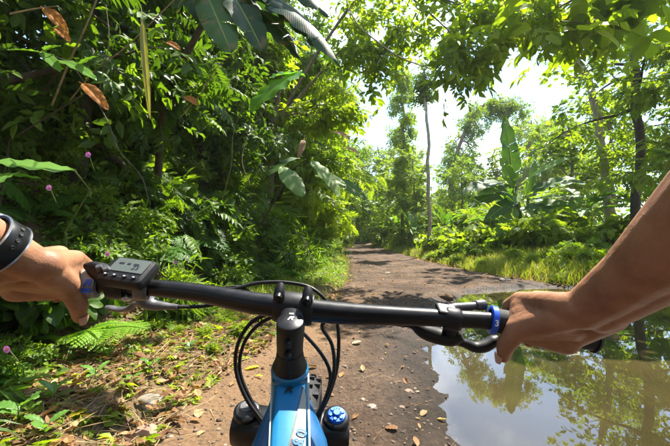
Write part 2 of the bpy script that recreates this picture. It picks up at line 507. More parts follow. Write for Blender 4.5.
gx = np.concatenate([np.linspace(-400, -30, 16), np.linspace(-24, -7, 18), np.arange(-6.5, 9, 0.22), np.linspace(9.5, 30, 24), np.linspace(40, 400, 16)])
gy = np.concatenate([np.linspace(-120, -8, 10), np.arange(-6, 14, 0.22), np.arange(14.5, 60, 0.8), np.linspace(62, 130, 24), np.linspace(150, 700, 10)])
link('ground', grid_mesh(gx, gy, HT).build('ground'), M['soil'], kind='structure')

# the lane: a sheet of mud with ruts and a basin that holds the puddle
_PBY = [-4, -2, 0, 1.9, 2.4, 3.0, 3.76, 4.6, 5.6, 6.4, 7.0, 7.5]
_PBX = [2.0, 1.05, .65, .58, .62, .71, .92, 1.20, 1.8, 2.35, 2.9, 4.5]


def PM(x, y):
    m = np.minimum(np.minimum(x - np.interp(y, _PBY, _PBX), (7.35 - y) * 0.8), np.minimum((6.5 - x), (y + 3.5)))
    return m + 0.45 * fbm(x * 1.9, y * 1.9, 4, 41) + 0.12 * fbm(x * 7, y * 7, 3, 44)


def ZP(x, y):
    m = PM(x, y)
    z = 0.035 + 0.05 * fbm(x * .8, y * .8, 4, 3) + 0.05 * fbm(x * 4.5, y * 4.5, 4, 7) + 0.03 * np.abs(fbm(x * 15, y * 15, 3, 11))
    z = z - 0.05 * np.exp(-((x - xl(y) - 1.1) / .2) ** 2) * (0.6 + fbm(y * .7, x * 0 + 2, 3, 60)) - 0.04 * np.exp(-((x - xl(y) - 2.5) / .25) ** 2)
    z = z - 0.14 * sstep(-0.30, 0.5, m)
    e = np.minimum(x - xl(y), xr(y) - x) + 0.25 * fbm(x * 2.4, y * 2.4, 4, 71)
    return z - 0.22 * (1 - sstep(-0.35, 0.12, e))


def dry(X, Y):  # share of the lighter orange tint, strongest at the near left edge
    e = X - xl(Y)
    return np.clip((1 - sstep(0.35, 1.2, e + 0.8 * fbm(X * 2, Y * 2, 4, 88))) * (1 - sstep(4.5, 7, Y)) * 1.0, 0, 1)


py_ = np.concatenate([np.arange(-3.5, 1.2, 0.12), np.arange(1.2, 5, 0.028), np.arange(5, 9, 0.06), np.arange(9, 20, 0.16), np.arange(20, 75, .5)])
T = np.concatenate([np.linspace(0, .42, 150, endpoint=False), np.linspace(.42, 1, 150)])
Yg = np.repeat(py_[:, None], len(T), 1)
Xg = (xl(py_) - .5)[:, None] + (xr(py_) - xl(py_) + 1.0)[:, None] * T[None]
v = np.stack([Xg, Yg, ZP(Xg, Yg)], -1).reshape(-1, 3)
i = np.arange(len(py_) - 1)[:, None] * len(T); j = np.arange(len(T) - 1)[None]
mb = MB(); mb.add(v, np.stack([i + j, i + j + 1, i + len(T) + j + 1, i + len(T) + j], -1).reshape(-1, 4), dry(Xg, Yg).ravel(),
    np.stack([sstep(-.55, .12, PM(Xg, Yg) + .5 * fbm(Xg * 5, Yg * 5, 3, 99)), 0 * Xg], -1).reshape(-1, 2))
link('dirt_path', mb.build('dirt_path'), M['mud'], kind='structure')
WATER_Z = -0.042
mb = MB(); gxs = np.linspace(.2, 7.0, 40); gys = np.linspace(-3.4, 7.6, 40)
mb = grid_mesh(gxs, gys, lambda X, Y: 0 * X + WATER_Z)
link('puddle_water', mb.build('puddle_water'), M['water'], kind='structure')


def zg(x, y):
    """top of whatever ground is there"""
    return np.maximum(HT(x, y), np.where((x > xl(y) - .5) & (x < xr(y) + .5), ZP(x, y), -9))


# ------------------------------------------------------------------ leaf templates (base at origin, tip at y = 1)
def leaf(w=.5, droop=.18, fold=.12, wide=.38):
    t = np.array([0, .33, .70, 1.0]); z = -droop * t ** 2
    a, b2 = w * .5, w * .5 * (0.62 if wide < .5 else .95)
    v = np.array([[0, 0, 0], [0, t[1], z[1]], [0, t[2], z[2]], [0, 1, z[3]],
                  [-a, t[1] + .03, z[1] + fold * a * 2], [-b2, t[2] + .02, z[2] + fold * b2 * 2], [a, t[1] + .03, z[1] + fold * a * 2], [b2, t[2] + .02, z[2] + fold * b2 * 2]])
    f = np.array([[0, 1, 4], [1, 2, 5], [1, 5, 4], [2, 3, 5], [0, 6, 1], [1, 6, 7], [1, 7, 2], [2, 7, 3]])
    return v, f, np.zeros(8), np.zeros((8, 2))


def leaf_fine(w=.5, droop=-.2, fold=.3, n=7):
    t = np.linspace(0, 1, n); ww = w * .5 * np.sin(np.pi * t ** .8) ** .8; z = -droop * t ** 2
    v_ = np.concatenate([np.stack([0 * t, t, z], 1), np.stack([-ww, t, z + fold * ww * 2 + .03 * np.sin(t * 9)], 1), np.stack([ww, t, z + fold * ww * 2 - .03 * np.sin(t * 7)], 1)])
    f_ = []
    for k in range(n - 1): f_ += [[k, k + 1, n + k + 1], [k, n + k + 1, n + k], [k, 2 * n + k, 2 * n + k + 1], [k, 2 * n + k + 1, k + 1]]
    return v_, np.array(f_), np.zeros(3 * n), np.zeros((3 * n, 2))


def leaflow(w=.45, droop=.12, fold=.1):
    v = np.array([[0, 0, 0], [w / 2, .45, fold * w], [0, 1, -droop], [-w / 2, .45, fold * w]])
    return v, np.array([[0, 1, 2], [0, 2, 3]]), np.zeros(4), np.zeros((4, 2))


def tpl(mb): return np.concatenate(mb.v), np.concatenate(mb.f), np.concatenate(mb.t) - .5, np.concatenate(mb.uv)


def pinnate(rng, pairs=7, lf=None, ll=.32, droop=.25, spread=1.0, stalk=.12):
    lf = lf or leaflow(.4)
    mb = MB(); ps, ds, us, ss = [], [], [], []
    for k in range(pairs):
        t = stalk + (1 - stalk) * (k + .5) / pairs
        p = np.array([0, t, -droop * t * t])
        for s in (-1, 1):
            d = np.array([s * spread, .55 + .25 * t, -.25 - .3 * t]) + rng.normal(0, .1, 3)
            ps.append(p); ds.append(d); us.append(np.array([0, .2, 1]) + rng.normal(0, .2, 3))
            ss.append(ll * (1 - .45 * abs(t - .5) * 1.2) * rng.uniform(.85, 1.1))
    ps.append([0, 1, -droop]); ds.append([0, 1, -.5]); us.append([0, 0, 1]); ss.append(ll * .9)
    mb.scatter(lf, np.array(ps), np.array(ds), np.array(us, float), np.array(ss), .5 + rng.normal(0, .07, len(ps)))
    mb.add([[-.006, 0, 0], [.006, 0, 0], [0, .55, -droop * .3], [0, 1, -droop]], [[0, 1, 2], [0, 2, 3]], .4)
    return tpl(mb)


def sprig(rng, n=8, lf=None, ll=.42, up=.5, droop=.3):
    lf = lf or leaf(.45)
    mb = MB(); ps, ds, us, ss = [], [], [], []
    for k in range(n):
        t = .12 + .88 * (k + .4) / n; a = k * 2.4 + rng.uniform(-.4, .4)
        ps.append([.02 * math.cos(a), t, -.15 * droop * t * t])
        ds.append(np.array([math.cos(a) * .95, .55, math.sin(a) * .35 - droop * .5]) + rng.normal(0, .15, 3))
        us.append(np.array([0, .25, 1]) + rng.normal(0, .25, 3)); ss.append(ll * rng.uniform(.7, 1.15))
    mb.scatter(lf, np.array(ps), np.array(ds), np.array(us), np.array(ss), .5 + rng.normal(0, .1, n))
    mb.add([[-.008, 0, 0], [.008, 0, 0], [0, .6, -.05 * droop], [0, 1, -.15 * droop]], [[0, 1, 2], [0, 2, 3]], .35)
    return tpl(mb)


def palmate(rng, n=5, lf=None, ll=.6):
    lf = lf or leaflow(.36)
    mb = MB(); a = np.linspace(-1.25, 1.25, n)
    ds = np.stack([np.sin(a), np.cos(a) + .1, -.35 + 0 * a], 1) + rng.normal(0, .06, (n, 3))
    mb.scatter(lf, np.tile([0, .4, 0], (n, 1)), ds, np.tile([0, .1, 1.0], (n, 1)), ll * (1 - .25 * np.abs(a)), .5 + rng.normal(0, .05, n))
    mb.add([[-.008, 0, 0], [.008, 0, 0], [0, .4, 0]], [[0, 1, 2]], .3)
    return tpl(mb)


rngT = np.random.default_rng(5)
TP = dict(
    sprig=[sprig(rngT, 8, leaf(.46)) for _ in range(3)],
    sprig_low=[sprig(rngT, 8, leaflow(.5), .45) for _ in range(3)],
    small=[sprig(rngT, 12, leaf(.62, .1), .26) for _ in range(3)],
    lance=[sprig(rngT, 7, leaf(.16, .5, .2), .85, droop=.8) for _ in range(3)],
    pinn=[pinnate(rngT, 8, leaf(.36), .34) for _ in range(3)],
    pinn_low=[pinnate(rngT, 8, leaflow(.42), .36) for _ in range(3)],
    palm=[palmate(rngT, 6) for _ in range(3)],
    broad=[sprig(rngT, 5, leaf_fine(.72, .25, .1, 7), .62, droop=.5) for _ in range(3)],
)


# ------------------------------------------------------------------ plant builders
def rpoly(rng, p0, d, L, n=5, wob=.12, sag=0.0):
    pts = [np.asarray(p0, float)]; d = nrm(d)
    for k in range(n):
        d = nrm(d + rng.normal(0, wob, 3) + np.array([0, 0, -sag / n]))
        pts.append(pts[-1] + d * L / n)
    return np.array(pts)


def along(pts, t):
    s = np.linspace(0, 1, len(pts))
    return np.stack([np.interp(t, s, pts[:, k]) for k in range(3)], -1)


def foliage(rng, mb, twigs, per, tpls, size, flat=.7, droop=.15, jit=.08, t0=.15, tint=(.5, .18), up=None):
    P_, D_, = [], []
    for tw in twigs:
        n = max(1, int(rng.poisson(per)))
        t = rng.uniform(t0, 1.0, n)
        p = along(tw, t); d = nrm(tw[-1] - tw[0])
        P_.append(p + rng.normal(0, jit, (n, 3))); D_.append(np.tile(d, (n, 1)))
    Pp = np.concatenate(P_); Dd = np.concatenate(D_)
    rd = rng.normal(0, 1, Pp.shape); rd[:, 2] *= .45
    D2 = nrm(Dd * .55 + nrm(rd) * .8 + np.array([0, 0, -droop]))
    u0 = np.array([0, 0, 1.0]) if up is None else np.asarray(up, float)
    U = nrm(u0 * flat + rng.normal(0, 1, Pp.shape) * (1 - flat))
    sz = size * rng.uniform(.65, 1.25, len(Pp))
    tn = np.clip(rng.normal(tint[0], tint[1], len(Pp)), 0, 1)
    w = rng.integers(0, len(tpls), len(Pp))
    for k, tp in enumerate(tpls):
        s = w == k
        if s.any(): mb.scatter(tp, Pp[s], D2[s], U[s], sz[s], tn[s])


def shrub(seed, h=1.0, r=.6, nst=7, nsub=5, per=7, tp='sprig', size=.28, flat=.6, droop=.2, tint=(.5, .2), lean=0.0):
    """returns (stem mesh, foliage mesh) at the origin"""
    rng = np.random.default_rng(seed)
    st, fo = MB(), MB(); tw = []
    for k in range(nst):
        a = k * 2.4 + rng.uniform(-.5, .5); sp = rng.uniform(.2, 1.0) * r / h
        d = [math.cos(a) * sp + lean, math.sin(a) * sp, 1]
        pl = rpoly(rng, [rng.normal(0, .04), rng.normal(0, .04), -.05], d, h * rng.uniform(.65, 1.05), 5, .14, .35)
        st.tube(pl, np.linspace(.012, .003, 6) * (h ** .6), 5, caps=False)
        for q in range(nsub):
            p = along(pl, np.array([rng.uniform(.15, .95)]))[0]
            b = rng.uniform(0, 6.28)
            s = rpoly(rng, p, [math.cos(b), math.sin(b), rng.uniform(-.1, .7)], r * rng.uniform(.35, .7), 3, .15, .3)
            st.tube(s, np.linspace(.005, .002, 4) * (h ** .6), 4, caps=False); tw.append(s)
        tw.append(pl[2:])
    foliage(rng, fo, tw, per, TP[tp], size, flat, droop, .05 * r, tint=tint)
    return st.build('stem'), fo.build('foliage', smooth=False)


def tree_parts(seed, trunk, r0, r1, nl=12, f0=.45, L=(1.6, 3.0), elev=(5, 50), nsub=7, subL=.45, per=8, tp='sprig_low', size=.5,
               flat=.75, droop=.15, jit=.15, tint=(.5, .18), limbs=None, az=None, taper=.55, twig=True, sag=.25):
    rng = np.random.default_rng(seed)
    tk, fo = MB(), MB()
    trunk = np.asarray(trunk, float); tw = []
    tt = np.linspace(0, 1, 14); tp_ = along(trunk, tt)
    tp_[1:-1] += rng.normal(0, .018, (12, 3)) * np.linalg.norm(trunk[-1] - trunk[0]) * .35
    rad = r0 + (r1 - r0) * tt; rad[0] *= 1.35
    tk.tube(tp_, rad, 10, caps=False)
    Ls = []
    if limbs is not None:
        for lp, lr in limbs: Ls.append((np.asarray(lp, float), lr))
    for k in range(nl):
        f = f0 + (1 - f0) * (k + rng.uniform(.2, .9)) / nl
        p = along(tp_, np.array([f]))[0]
        a = (k * 2.4 + rng.uniform(-.4, .4)) if az is None else rng.uniform(*az)
        e = math.radians(rng.uniform(*elev)); ln = rng.uniform(*L) * (1.15 - taper * (f - f0) / (1 - f0 + 1e-6))
        lp = rpoly(rng, p, [math.cos(a) * math.cos(e), math.sin(a) * math.cos(e), math.sin(e)], ln, 6, .12, sag)
        Ls.append((lp, (r0 + (r1 - r0) * f) * .5))
    for lp, lr in Ls:
        s = np.linspace(0, 1, 8); q = along(lp, s)
        tk.tube(q, np.maximum(lr * (1 - .85 * s), .006), 6, caps=False)
        ln = np.linalg.norm(lp[-1] - lp[0]); dl = nrm(lp[-1] - lp[0])
        for k in range(max(3, int(nsub))):
            t = .22 + .78 * (k + rng.uniform(0, 1)) / nsub
            p = along(lp, np.array([min(t, 1)]))[0]
            rd = nrm(rng.normal(0, 1, 3) * [1, 1, .45])
            sb = rpoly(rng, p, dl * .5 + rd * .9 + [0, 0, .1], ln * subL * rng.uniform(.5, 1.1), 4, .15, .3)
            if twig: tk.tube(sb, np.maximum(lr * .3 * np.linspace(1, .2, 5), .004), 4, caps=False)
            tw.append(sb)
        tw.append(lp[len(lp) // 2:])
    foliage(rng, fo, tw, per, TP[tp], size, flat, droop, jit, tint=tint)
    return tk.build('trunk'), fo.build('crown', smooth=False)


def place(name, label, cat, parts, loc, rz=0.0, s=1.0, group=None, tilt=(0, 0)):
    t = thing(name, label, cat, loc, rz, s, group, tilt)
    for nm, me, mt in parts: link(nm, me, mt, t)
    return t


# ------------------------------------------------------------------ big leaf blades (banana and the like)
def blade(p0, p1, w, up=(0, 0, 1), sag=.15, fold=.25, tears=5, seed=0, tint=.5, stalk=0.0, tipdroop=0.0, curl=0.0):
    rng = np.random.default_rng(seed)
    p0, p1 = np.asarray(p0, float), np.asarray(p1, float)
    Lg = np.linalg.norm(p1 - p0); up = nrm(up)
    c = (p0 + p1) / 2 + up * sag * Lg
    def mid(t):
        t = np.asarray(t)[..., None]
        return (1 - t) ** 2 * p0 + 2 * t * (1 - t) * c + t * t * p1
    def frame(t):
        d = nrm(mid(np.minimum(t + .01, 1)) - mid(np.maximum(t - .01, 0)))
        X = nrm(np.cross(d, up)); Zn = np.cross(X, d)
        return d, X, Zn
    def wid(t): return w * .5 * np.clip(np.sin(np.pi * np.clip(t, 0, 1) ** .72), 0, 1) ** .62 + .003
    mb = MB()
    for s in (-1, 1):
        cuts = np.concatenate([[0], np.sort(rng.uniform(.15, .95, tears)), [1]])
        for a, b_ in zip(cuts[:-1], cuts[1:]):
            if b_ - a < .01: continue
            nr = max(3, int(14 * (b_ - a)) + 2); g = .0018 if tears else 0
            t = np.linspace(a + g * (a > 0), b_ - g * (b_ < 1), nr)
            d, X, Zn = frame(t)
            an = fold + rng.normal(0, .14) * (1 if tears else 0)
            ln = np.array([0, .35, .7, 1.0]); wd = wid(t)
            lag = .18 * w * ln[None, :, None] * d[:, None]             # side veins slant towards the tip
            off = wd[:, None, None] * ln[None, :, None] * (s * X[:, None] * math.cos(an) - 0)
            drp = wd[:, None] * (ln[None] * math.sin(an) - (curl + .25) * ln[None] ** 2 * .6) + .05 * w * np.sin(t * 26 + seed)[:, None] * ln[None] ** 2
            v = mid(t)[:, None] + off + drp[..., None] * Zn[:, None] + lag * (wd / (w * .5))[:, None, None]
            uv = np.stack([np.broadcast_to(s * ln[None], (nr, 4)), np.broadcast_to(t[:, None], (nr, 4))], -1).reshape(-1, 2)
            i = np.arange(nr - 1)[:, None] * 4; j = np.arange(3)[None]
            f = np.stack([i + j, i + j + 1, i + 4 + j + 1, i + 4 + j], -1).reshape(-1, 4)
            mb.add(v.reshape(-1, 3), f[:, ::s] if s > 0 else f, tint, uv)
    tt = np.linspace(-stalk, 1, 12)
    mp = mid(np.clip(tt, 0, 1)); 
    ex = np.minimum(tt, 0)[:, None] * (mid(np.array(.05)) - p0) / .05
    mb.tube(mp + ex - 0.004 * up, np.linspace(.03, .004, 12) * w, 5, tint=min(1, tint + .3), caps=False)
    return mb


def leafy_plant(name, label, cat, base, blades, stem=None, group=None, mat='banana', stemmat='stem', sway=.0):
    """a plant whose big leaves are parts; blades: dicts for blade() in world coordinates"""
    base = np.asarray(base, float)
    t = thing(name, label, cat, base, group=group)
    if stem is not None:
        for k, (pts, rr) in enumerate(stem):
            mb = MB(); mb.tube(np.asarray(pts) - base, rr, 10)
            link('pseudostem' if cat == 'banana plant' else 'stem', mb.build('stem'), M[stemmat], t)
    for k, b_ in enumerate(blades):
        q = dict(b_); m_ = q.pop('mat', mat); lab = q.pop('lab', None)
        q['p0'] = np.asarray(q['p0']) - base; q['p1'] = np.asarray(q['p1']) - base
        o = link('leaf', blade(seed=q.pop('seed', k + 1), **q).build('leaf'), M[m_], t)
        if lab: o['label'] = lab
    return t


def banana_generic(seed, n=8, H=2.2, LL=1.6, W=.45):
    rng = np.random.default_rng(seed); out = []
    stem = MB(); stem.tube(rpoly(rng, (0, 0, -.1), (0, 0, 1), H * .6, 5, .03), np.linspace(.13, .06, 6) * H / 2.2, 10)
    for k in range(n):
        a = k * 2.4 + rng.uniform(-.4, .4); e = rng.uniform(.15, 1.25)
        d = np.array([math.cos(a) * math.cos(e), math.sin(a) * math.cos(e), math.sin(e)])
        p0 = np.array([0, 0, H * .55]) + d * .25 * LL
        p1 = p0 + d * LL * rng.uniform(.7, 1.0) + np.array([0, 0, -LL * .35 * math.cos(e)])
        up = nrm(np.cross(np.cross(d, [0, 0, 1.0]), d) + 1e-6)
        out.append(blade(p0, p1, W * rng.uniform(.7, 1.1), up, .18, rng.uniform(.1, .5), rng.integers(2, 8), seed * 31 + k, rng.uniform(.2, .9), stalk=.16).build('leaf'))
    return stem.build('pseudostem'), out


# ------------------------------------------------------------------ ferns
def frond_mesh(seed, L=.6, pairs=17, arch=.5, w=.34, lobes=6):
    rng = np.random.default_rng(seed); mb = MB()
    lf = leaflow(.62, .05, .05)
    def mid(t): return np.stack([0 * t, L * t * (1 - .12 * t), L * arch * (t - 1.25 * t * t)], -1)
    ps, ds, us, ss, tn = [], [], [], [], []
    for k in range(pairs):
        t = .14 + .84 * k / pairs; p = mid(np.array(t)); tan = nrm(mid(np.array(t + .02)) - mid(np.array(t - .02)))
        pl = L * w * (math.sin(math.pi * min(1, (.12 + .88 * t) ** .8)) ** .8) * rng.uniform(.9, 1.08)
        N_ = np.cross([1, 0, 0], tan)
        for s in (-1, 1):
            pd = nrm(np.array([s, 0, 0]) * 1.0 + tan * .45 - N_ * .18 + rng.normal(0, .05, 3))
            for q in range(lobes):
                u = (q + .5) / lobes; pp = p + pd * pl * u
                sz = pl * .30 * (1 - .6 * u)
                for e in (-1, 1):
                    ps.append(pp); ds.append(pd * .75 + e * tan * .85); us.append(N_); ss.append(max(sz, .004)); tn.append(.5 + rng.normal(0, .05))
            ps.append(p + pd * pl * .85); ds.append(pd); us.append(N_); ss.append(pl * .22); tn.append(.5)
    mb.scatter(lf, np.array(ps), np.array(ds), np.array(us, float), np.array(ss), np.array(tn))
    mb.tube(mid(np.linspace(0, 1, 10)), np.linspace(.006, .0015, 10) * L / .6, 4, .3, caps=False)
    return mb.build('frond', smooth=False)


FROND = [frond_mesh(k, .6, arch=a) for k, a in ((1, .35), (2, .6), (3, .85))]


def fern(label, loc, s=1.0, n=9, seed=0, group=None, mat='fern', facing=None, tilt=(0, 0), spread=6.28):
    rng = np.random.default_rng(seed + 900)
    t = thing('fern', label, 'fern', loc, 0, s, group, tilt)
    for k in range(n):
        o = link('frond', FROND[k % 3] if mat == 'fern' else FROND_B[k % 3], M[mat], t)
        a = (k * 2.4 + rng.uniform(-.5, .5)) if facing is None else facing + rng.uniform(-spread / 2, spread / 2)
        o.rotation_euler = (rng.uniform(.1, .7), rng.uniform(-.25, .25), a)
        q = rng.uniform(.75, 1.25); o.scale = (q, q, q)
    return t


FROND_B = [m_.copy() for m_ in FROND]

# ------------------------------------------------------------------ where something is, in words
def zone(p, side):
    q = project(p)
    if q is None: return 'out of sight', ''
    x, y, d = q
    if side == 'left':
        a = 'behind the watch' if x < 60 else 'above the display' if x < 160 else 'over the left bar' if x < 255 else 'beyond the stem' if x < 315 else 'by the lane bend'
        b = 'atop the left bank' if y < 70 else 'high on left bank' if y < 130 else 'halfway up left bank' if y < 190 else 'low on left bank' if y < 250 else 'at left bank foot'
        return a, b
    a = 'by the lane bend' if x < 385 else 'by the slender tree' if x < 450 else 'by the tall banana' if x < 545 else 'between right trunks' if x < 635 else 'above right forearm'
    b = 'far back' if d > 26 else 'behind the verge' if d > 14 else 'on the grassy verge'
    return a, b


def inview(p, r=0.0, mx=30):
    q = project(p)
    if q is None: return False
    m_ = mx + FPX * r / q[2]
    return -m_ < q[0] < 670 + m_ and -m_ < q[1] < 446 + m_

# ------------------------------------------------------------------ left bank: shrubs, ferns, creepers
KIND = {
    'broadleaf_shrub': [shrub(s, .9, .6, 7, 5, 9, 'sprig', .24, tint=(.45, .22)) for s in (11, 12, 13)],
    'small_leaved_shrub': [shrub(s, .7, .55, 9, 6, 9, 'small', .20, tint=(.5, .22)) for s in (21, 22)],
    'feathery_shrub': [shrub(s, 1.0, .7, 7, 5, 8, 'pinn', .34, droop=.35, tint=(.45, .2)) for s in (31, 32)],
    'narrow_leaved_shrub': [shrub(s, 1.0, .6, 8, 4, 6, 'lance', .36, droop=.5, tint=(.5, .2)) for s in (41, 42)],
    'large_leaved_shrub': [shrub(s, 1.0, .6, 6, 4, 5, 'broad', .36, droop=.4, tint=(.45, .22)) for s in (51, 52)],
}
BR = {k: [(a.copy(), b_.copy()) for a, b_ in v_] for k, v_ in KIND.items()}          # the same shapes for the sunnier kinds
BY = {k: [(a.copy(), b_.copy()) for a, b_ in v_] for k, v_ in KIND.items()}
WORD = {'broadleaf_shrub': 'oval-leaved shrub', 'small_leaved_shrub': 'small-leaved bushy shrub', 'feathery_shrub': 'feathery shrub',
        'narrow_leaved_shrub': 'narrow-leaved arching shrub', 'large_leaved_shrub': 'large-leaved shrub'}
rs = np.random.default_rng(77)
names = list(KIND)
nput = 0
yy = 1.0
while yy < 34:
    step = .42 + .035 * yy
    dd = float(vw(yy)) * .82 + .1
    top = float(vw(yy)) + (3.4 if yy < 12 else 2.6)
    while dd < top:
        y = yy + rs.uniform(-.2, .2); d = dd + rs.uniform(-.15, .15)
        x = float(xl(y)) - d
        z = h1(x, y); p = np.array([x, y, z])
        dd += .42 + .03 * yy
        if not inview(p + [0, 0, .4], .5): continue
        if y < 2.4 and x > -1.75: continue
        if 40 < project(p)[0] < 215 and project(p)[1] > 322: continue
        q = project(p)
        wts = np.array([.28, .22, .22, .14, .14]) if q[1] < 170 else np.array([.26, .36, .14, .16, .08])
        k = names[rs.choice(5, p=wts / wts.sum())]
        low = d < vw(y) + .5
        s = rs.uniform(.75, 1.2) * (.62 if low and y < 6 else .8 if y < 6 else 1.0 + .015 * y)
        a, b_ = zone(p + [0, 0, .3], 'left')
        if rs.random() < .20:
            fern(f'dark green arching fern {b_}, {a}', p, s * rs.uniform(.9, 1.4), int(rs.integers(7, 11)), int(rs.integers(1e6)), f'ferns {b_} {a}', tilt=(0, .45))
        else:
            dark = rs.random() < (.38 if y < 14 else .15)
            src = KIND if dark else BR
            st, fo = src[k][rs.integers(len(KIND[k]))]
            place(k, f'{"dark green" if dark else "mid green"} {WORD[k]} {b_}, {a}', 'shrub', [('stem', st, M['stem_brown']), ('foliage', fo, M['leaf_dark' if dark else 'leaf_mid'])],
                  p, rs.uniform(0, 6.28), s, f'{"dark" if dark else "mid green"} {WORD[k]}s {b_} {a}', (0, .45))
        nput += 1
    yy += step
print('left bank plants', nput)

# ground cover leaves over the bank and its foot
mb = MB(); rc = np.random.default_rng(9)
n = 16000
y = rc.uniform(.7, 13, n) ** 1.0; d = rc.uniform(.15, 4.2, n)
x = xl(y) - d
keep = ~((y < 7) & (d < vw(y) * rc.uniform(.5, 1.1, n)))
x, y = x[keep], y[keep]; n = len(x)
p = np.stack([x, y, HT(x, y) + rc.uniform(.0, .10, n)], 1)
dr = rc.normal(0, 1, (n, 3)); dr[:, 2] *= .4; dr[:, 0] += .5
mb.scatter(leaf(.55, .2), p, dr, rc.normal(0, .35, (n, 3)) + [.5, 0, .8], rc.uniform(.04, .11, n), np.clip(rc.normal(.45, .22, n), 0, 1))
link('undergrowth', mb.build('undergrowth', smooth=False), M['leaf_mid'], kind='stuff', label='low leafy undergrowth carpeting the left bank', cat='undergrowth')


# ------------------------------------------------------------------ grass
def blade_tpl(bend=.45, w=.03):
    t = np.array([0, .35, .7, 1.0]); yv = t * (1 - .25 * bend * t); z = t * 0 + 0
    v = []
    for k, q in enumerate(t[:-1]):
        ww = w * (1 - .55 * q); v += [[-ww / 2, bend * q * q, q * (1 - .3 * bend * q)], [ww / 2, bend * q * q, q * (1 - .3 * bend * q)]]
    v.append([0, bend, 1 - .3 * bend])
    return np.array(v), np.array([[0, 1, 3], [0, 3, 2], [2, 3, 5], [2, 5, 4], [4, 5, 6]]), np.zeros(7), np.zeros((7, 2))


GB = [blade_tpl(b_, w_) for b_, w_ in ((.25, .035), (.55, .04), (.85, .03))]


def grass(name, label, pts, hgt, seed, mat='grass', tint=(.5, .2)):
    rg = np.random.default_rng(seed); mb = MB(); n = len(pts)
    a = rg.uniform(0, 6.28, n)
    Y = np.stack([np.cos(a), np.sin(a), rg.normal(0, .12, n)], 1)
    U = np.stack([rg.normal(0, .15, n), rg.normal(0, .15, n), np.ones(n)], 1)
    w = rg.integers(0, 3, n); hh = hgt * rg.uniform(.5, 1.3, n); tn = np.clip(rg.normal(tint[0], tint[1], n), 0, 1)
    for k in range(3):
        s = w == k
        mb.scatter(GB[k], pts[s], Y[s], U[s], hh[s], tn[s])
    return link(name, mb.build(name, smooth=False), M[mat], kind='stuff', label=label, cat='grass')


def tufts(rg, n, fx, per=14, rad=.09):
    x, y = fx(n)
    c = np.repeat(np.stack([x, y], 1), per, 0) + rg.normal(0, rad, (n * per, 2))
    return np.column_stack([c, zg(c[:, 0], c[:, 1]) - .01])


rg = np.random.default_rng(3)
def f_right(n):
    y = 6.8 + 30 * rg.random(n) ** 1.7; return xr(y) + .15 + 3.6 * rg.random(n) ** 1.2 * (1 + .2 * rg.random(n)), y
pr = tufts(rg, 3600, f_right)
grass('verge_grass', 'bright yellow-green grass along the right verge of the lane', pr, .30 * (1 + 0 * pr[:, 0]), 31, tint=(.66, .2))
def f_left(n):
    y = 4.4 + 26 * rg.random(n) ** 1.5; return xl(y) - .05 - vw(y) * 1.05 * rg.random(n), y
pl_ = tufts(rg, 1100, f_left, 12)
grass('bank_foot_grass', 'short green grass between the lane and the left bank', pl_, .20 * (1 + 0 * pl_[:, 0]), 32, tint=(.55, .2))
def f_near(n):
    y = 1.3 + 4.2 * rg.random(n); return xl(y) + .15 - 1.6 * rg.random(n), y
pn = tufts(rg, 420, f_near, 8, .05)
grass('sparse_weed_grass', 'sparse short grass on the dry earth left of the bike', pn, .07 * (1 + 0 * pn[:, 0]), 33, tint=(.4, .2))

# ------------------------------------------------------------------ right side: shrubs and young plants behind the verge
npr = 0
rr_ = np.random.default_rng(15)
for (y0, y1, d0, d1, n, smin, smax) in ((8, 14, .9, 5.5, 20, .5, .9), (12, 22, 1.2, 7, 34, .9, 1.5), (18, 30, .6, 6, 22, 1.6, 2.6), (22, 36, 1.5, 13, 34, 2.0, 3.4), (36, 60, 1, 22, 36, 3.0, 5.0)):
    for q in range(n):
        y = rr_.uniform(y0, y1); x = float(xr(y)) + d0 + (d1 - d0) * rr_.random()
        p = np.array([x, y, h1(x, y) - .03])
        if not inview(p + [0, 0, .8], .3): continue
        k = names[rr_.choice(5, p=[.30, .12, .26, .12, .20])]
        bright = rr_.random() < .7
        st, fo = (BY if bright else BR)[k][rr_.integers(len(KIND[k]))]
        a, b_ = zone(p + [0, 0, .4], 'right')
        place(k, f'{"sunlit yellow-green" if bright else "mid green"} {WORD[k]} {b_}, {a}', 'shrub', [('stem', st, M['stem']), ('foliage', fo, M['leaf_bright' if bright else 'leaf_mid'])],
              p, rr_.uniform(0, 6.28), rr_.uniform(smin, smax), f'{"sunlit" if bright else "mid green"} {WORD[k]}s {b_} {a}')
        npr += 1
for q in range(34):            # low weeds in the verge grass
    y = 7.2 + 11 * rr_.random() ** 1.4; x = float(xr(y)) + .15 + 1.9 * rr_.random()
    p = np.array([x, y, h1(x, y) - .02])
    if not inview(p, .2): continue
    k = names[rr_.choice(5, p=[.35, .25, .1, .1, .2])]; st, fo = BY[k][rr_.integers(len(KIND[k]))]
    a, b_ = zone(p, 'right')
    place('verge_weed', f'low bright {WORD[k].replace(" shrub", " weed").replace(" bushy", "")} in the verge grass, {a}', 'weed', [('stem', st, M['stem']), ('foliage', fo, M['leaf_bright'])], p, rr_.uniform(0, 6.28), rr_.uniform(.28, .55), f'low weeds in the verge grass {a}')
for q in range(24):            # at the lane's far end, left of the bend
    y = rr_.uniform(30, 52); x = float(xl(y)) - rr_.uniform(.3, 5)
    p = np.array([x, y, h1(x, y) - .03])
    if not inview(p, .5): continue
    k = names[rr_.choice(5)]; st, fo = BY[k][rr_.integers(len(KIND[k]))]
    a, b_ = zone(p, 'left')
    place(k, f'sunlit yellow-green {WORD[k]} {b_}, {a}', 'shrub', [('stem', st, M['stem']), ('foliage', fo, M['leaf_bright'])], p, rr_.uniform(0, 6.28), rr_.uniform(2.2, 4), f'sunlit far {WORD[k]}s {b_} {a}')
print('right plants', npr)

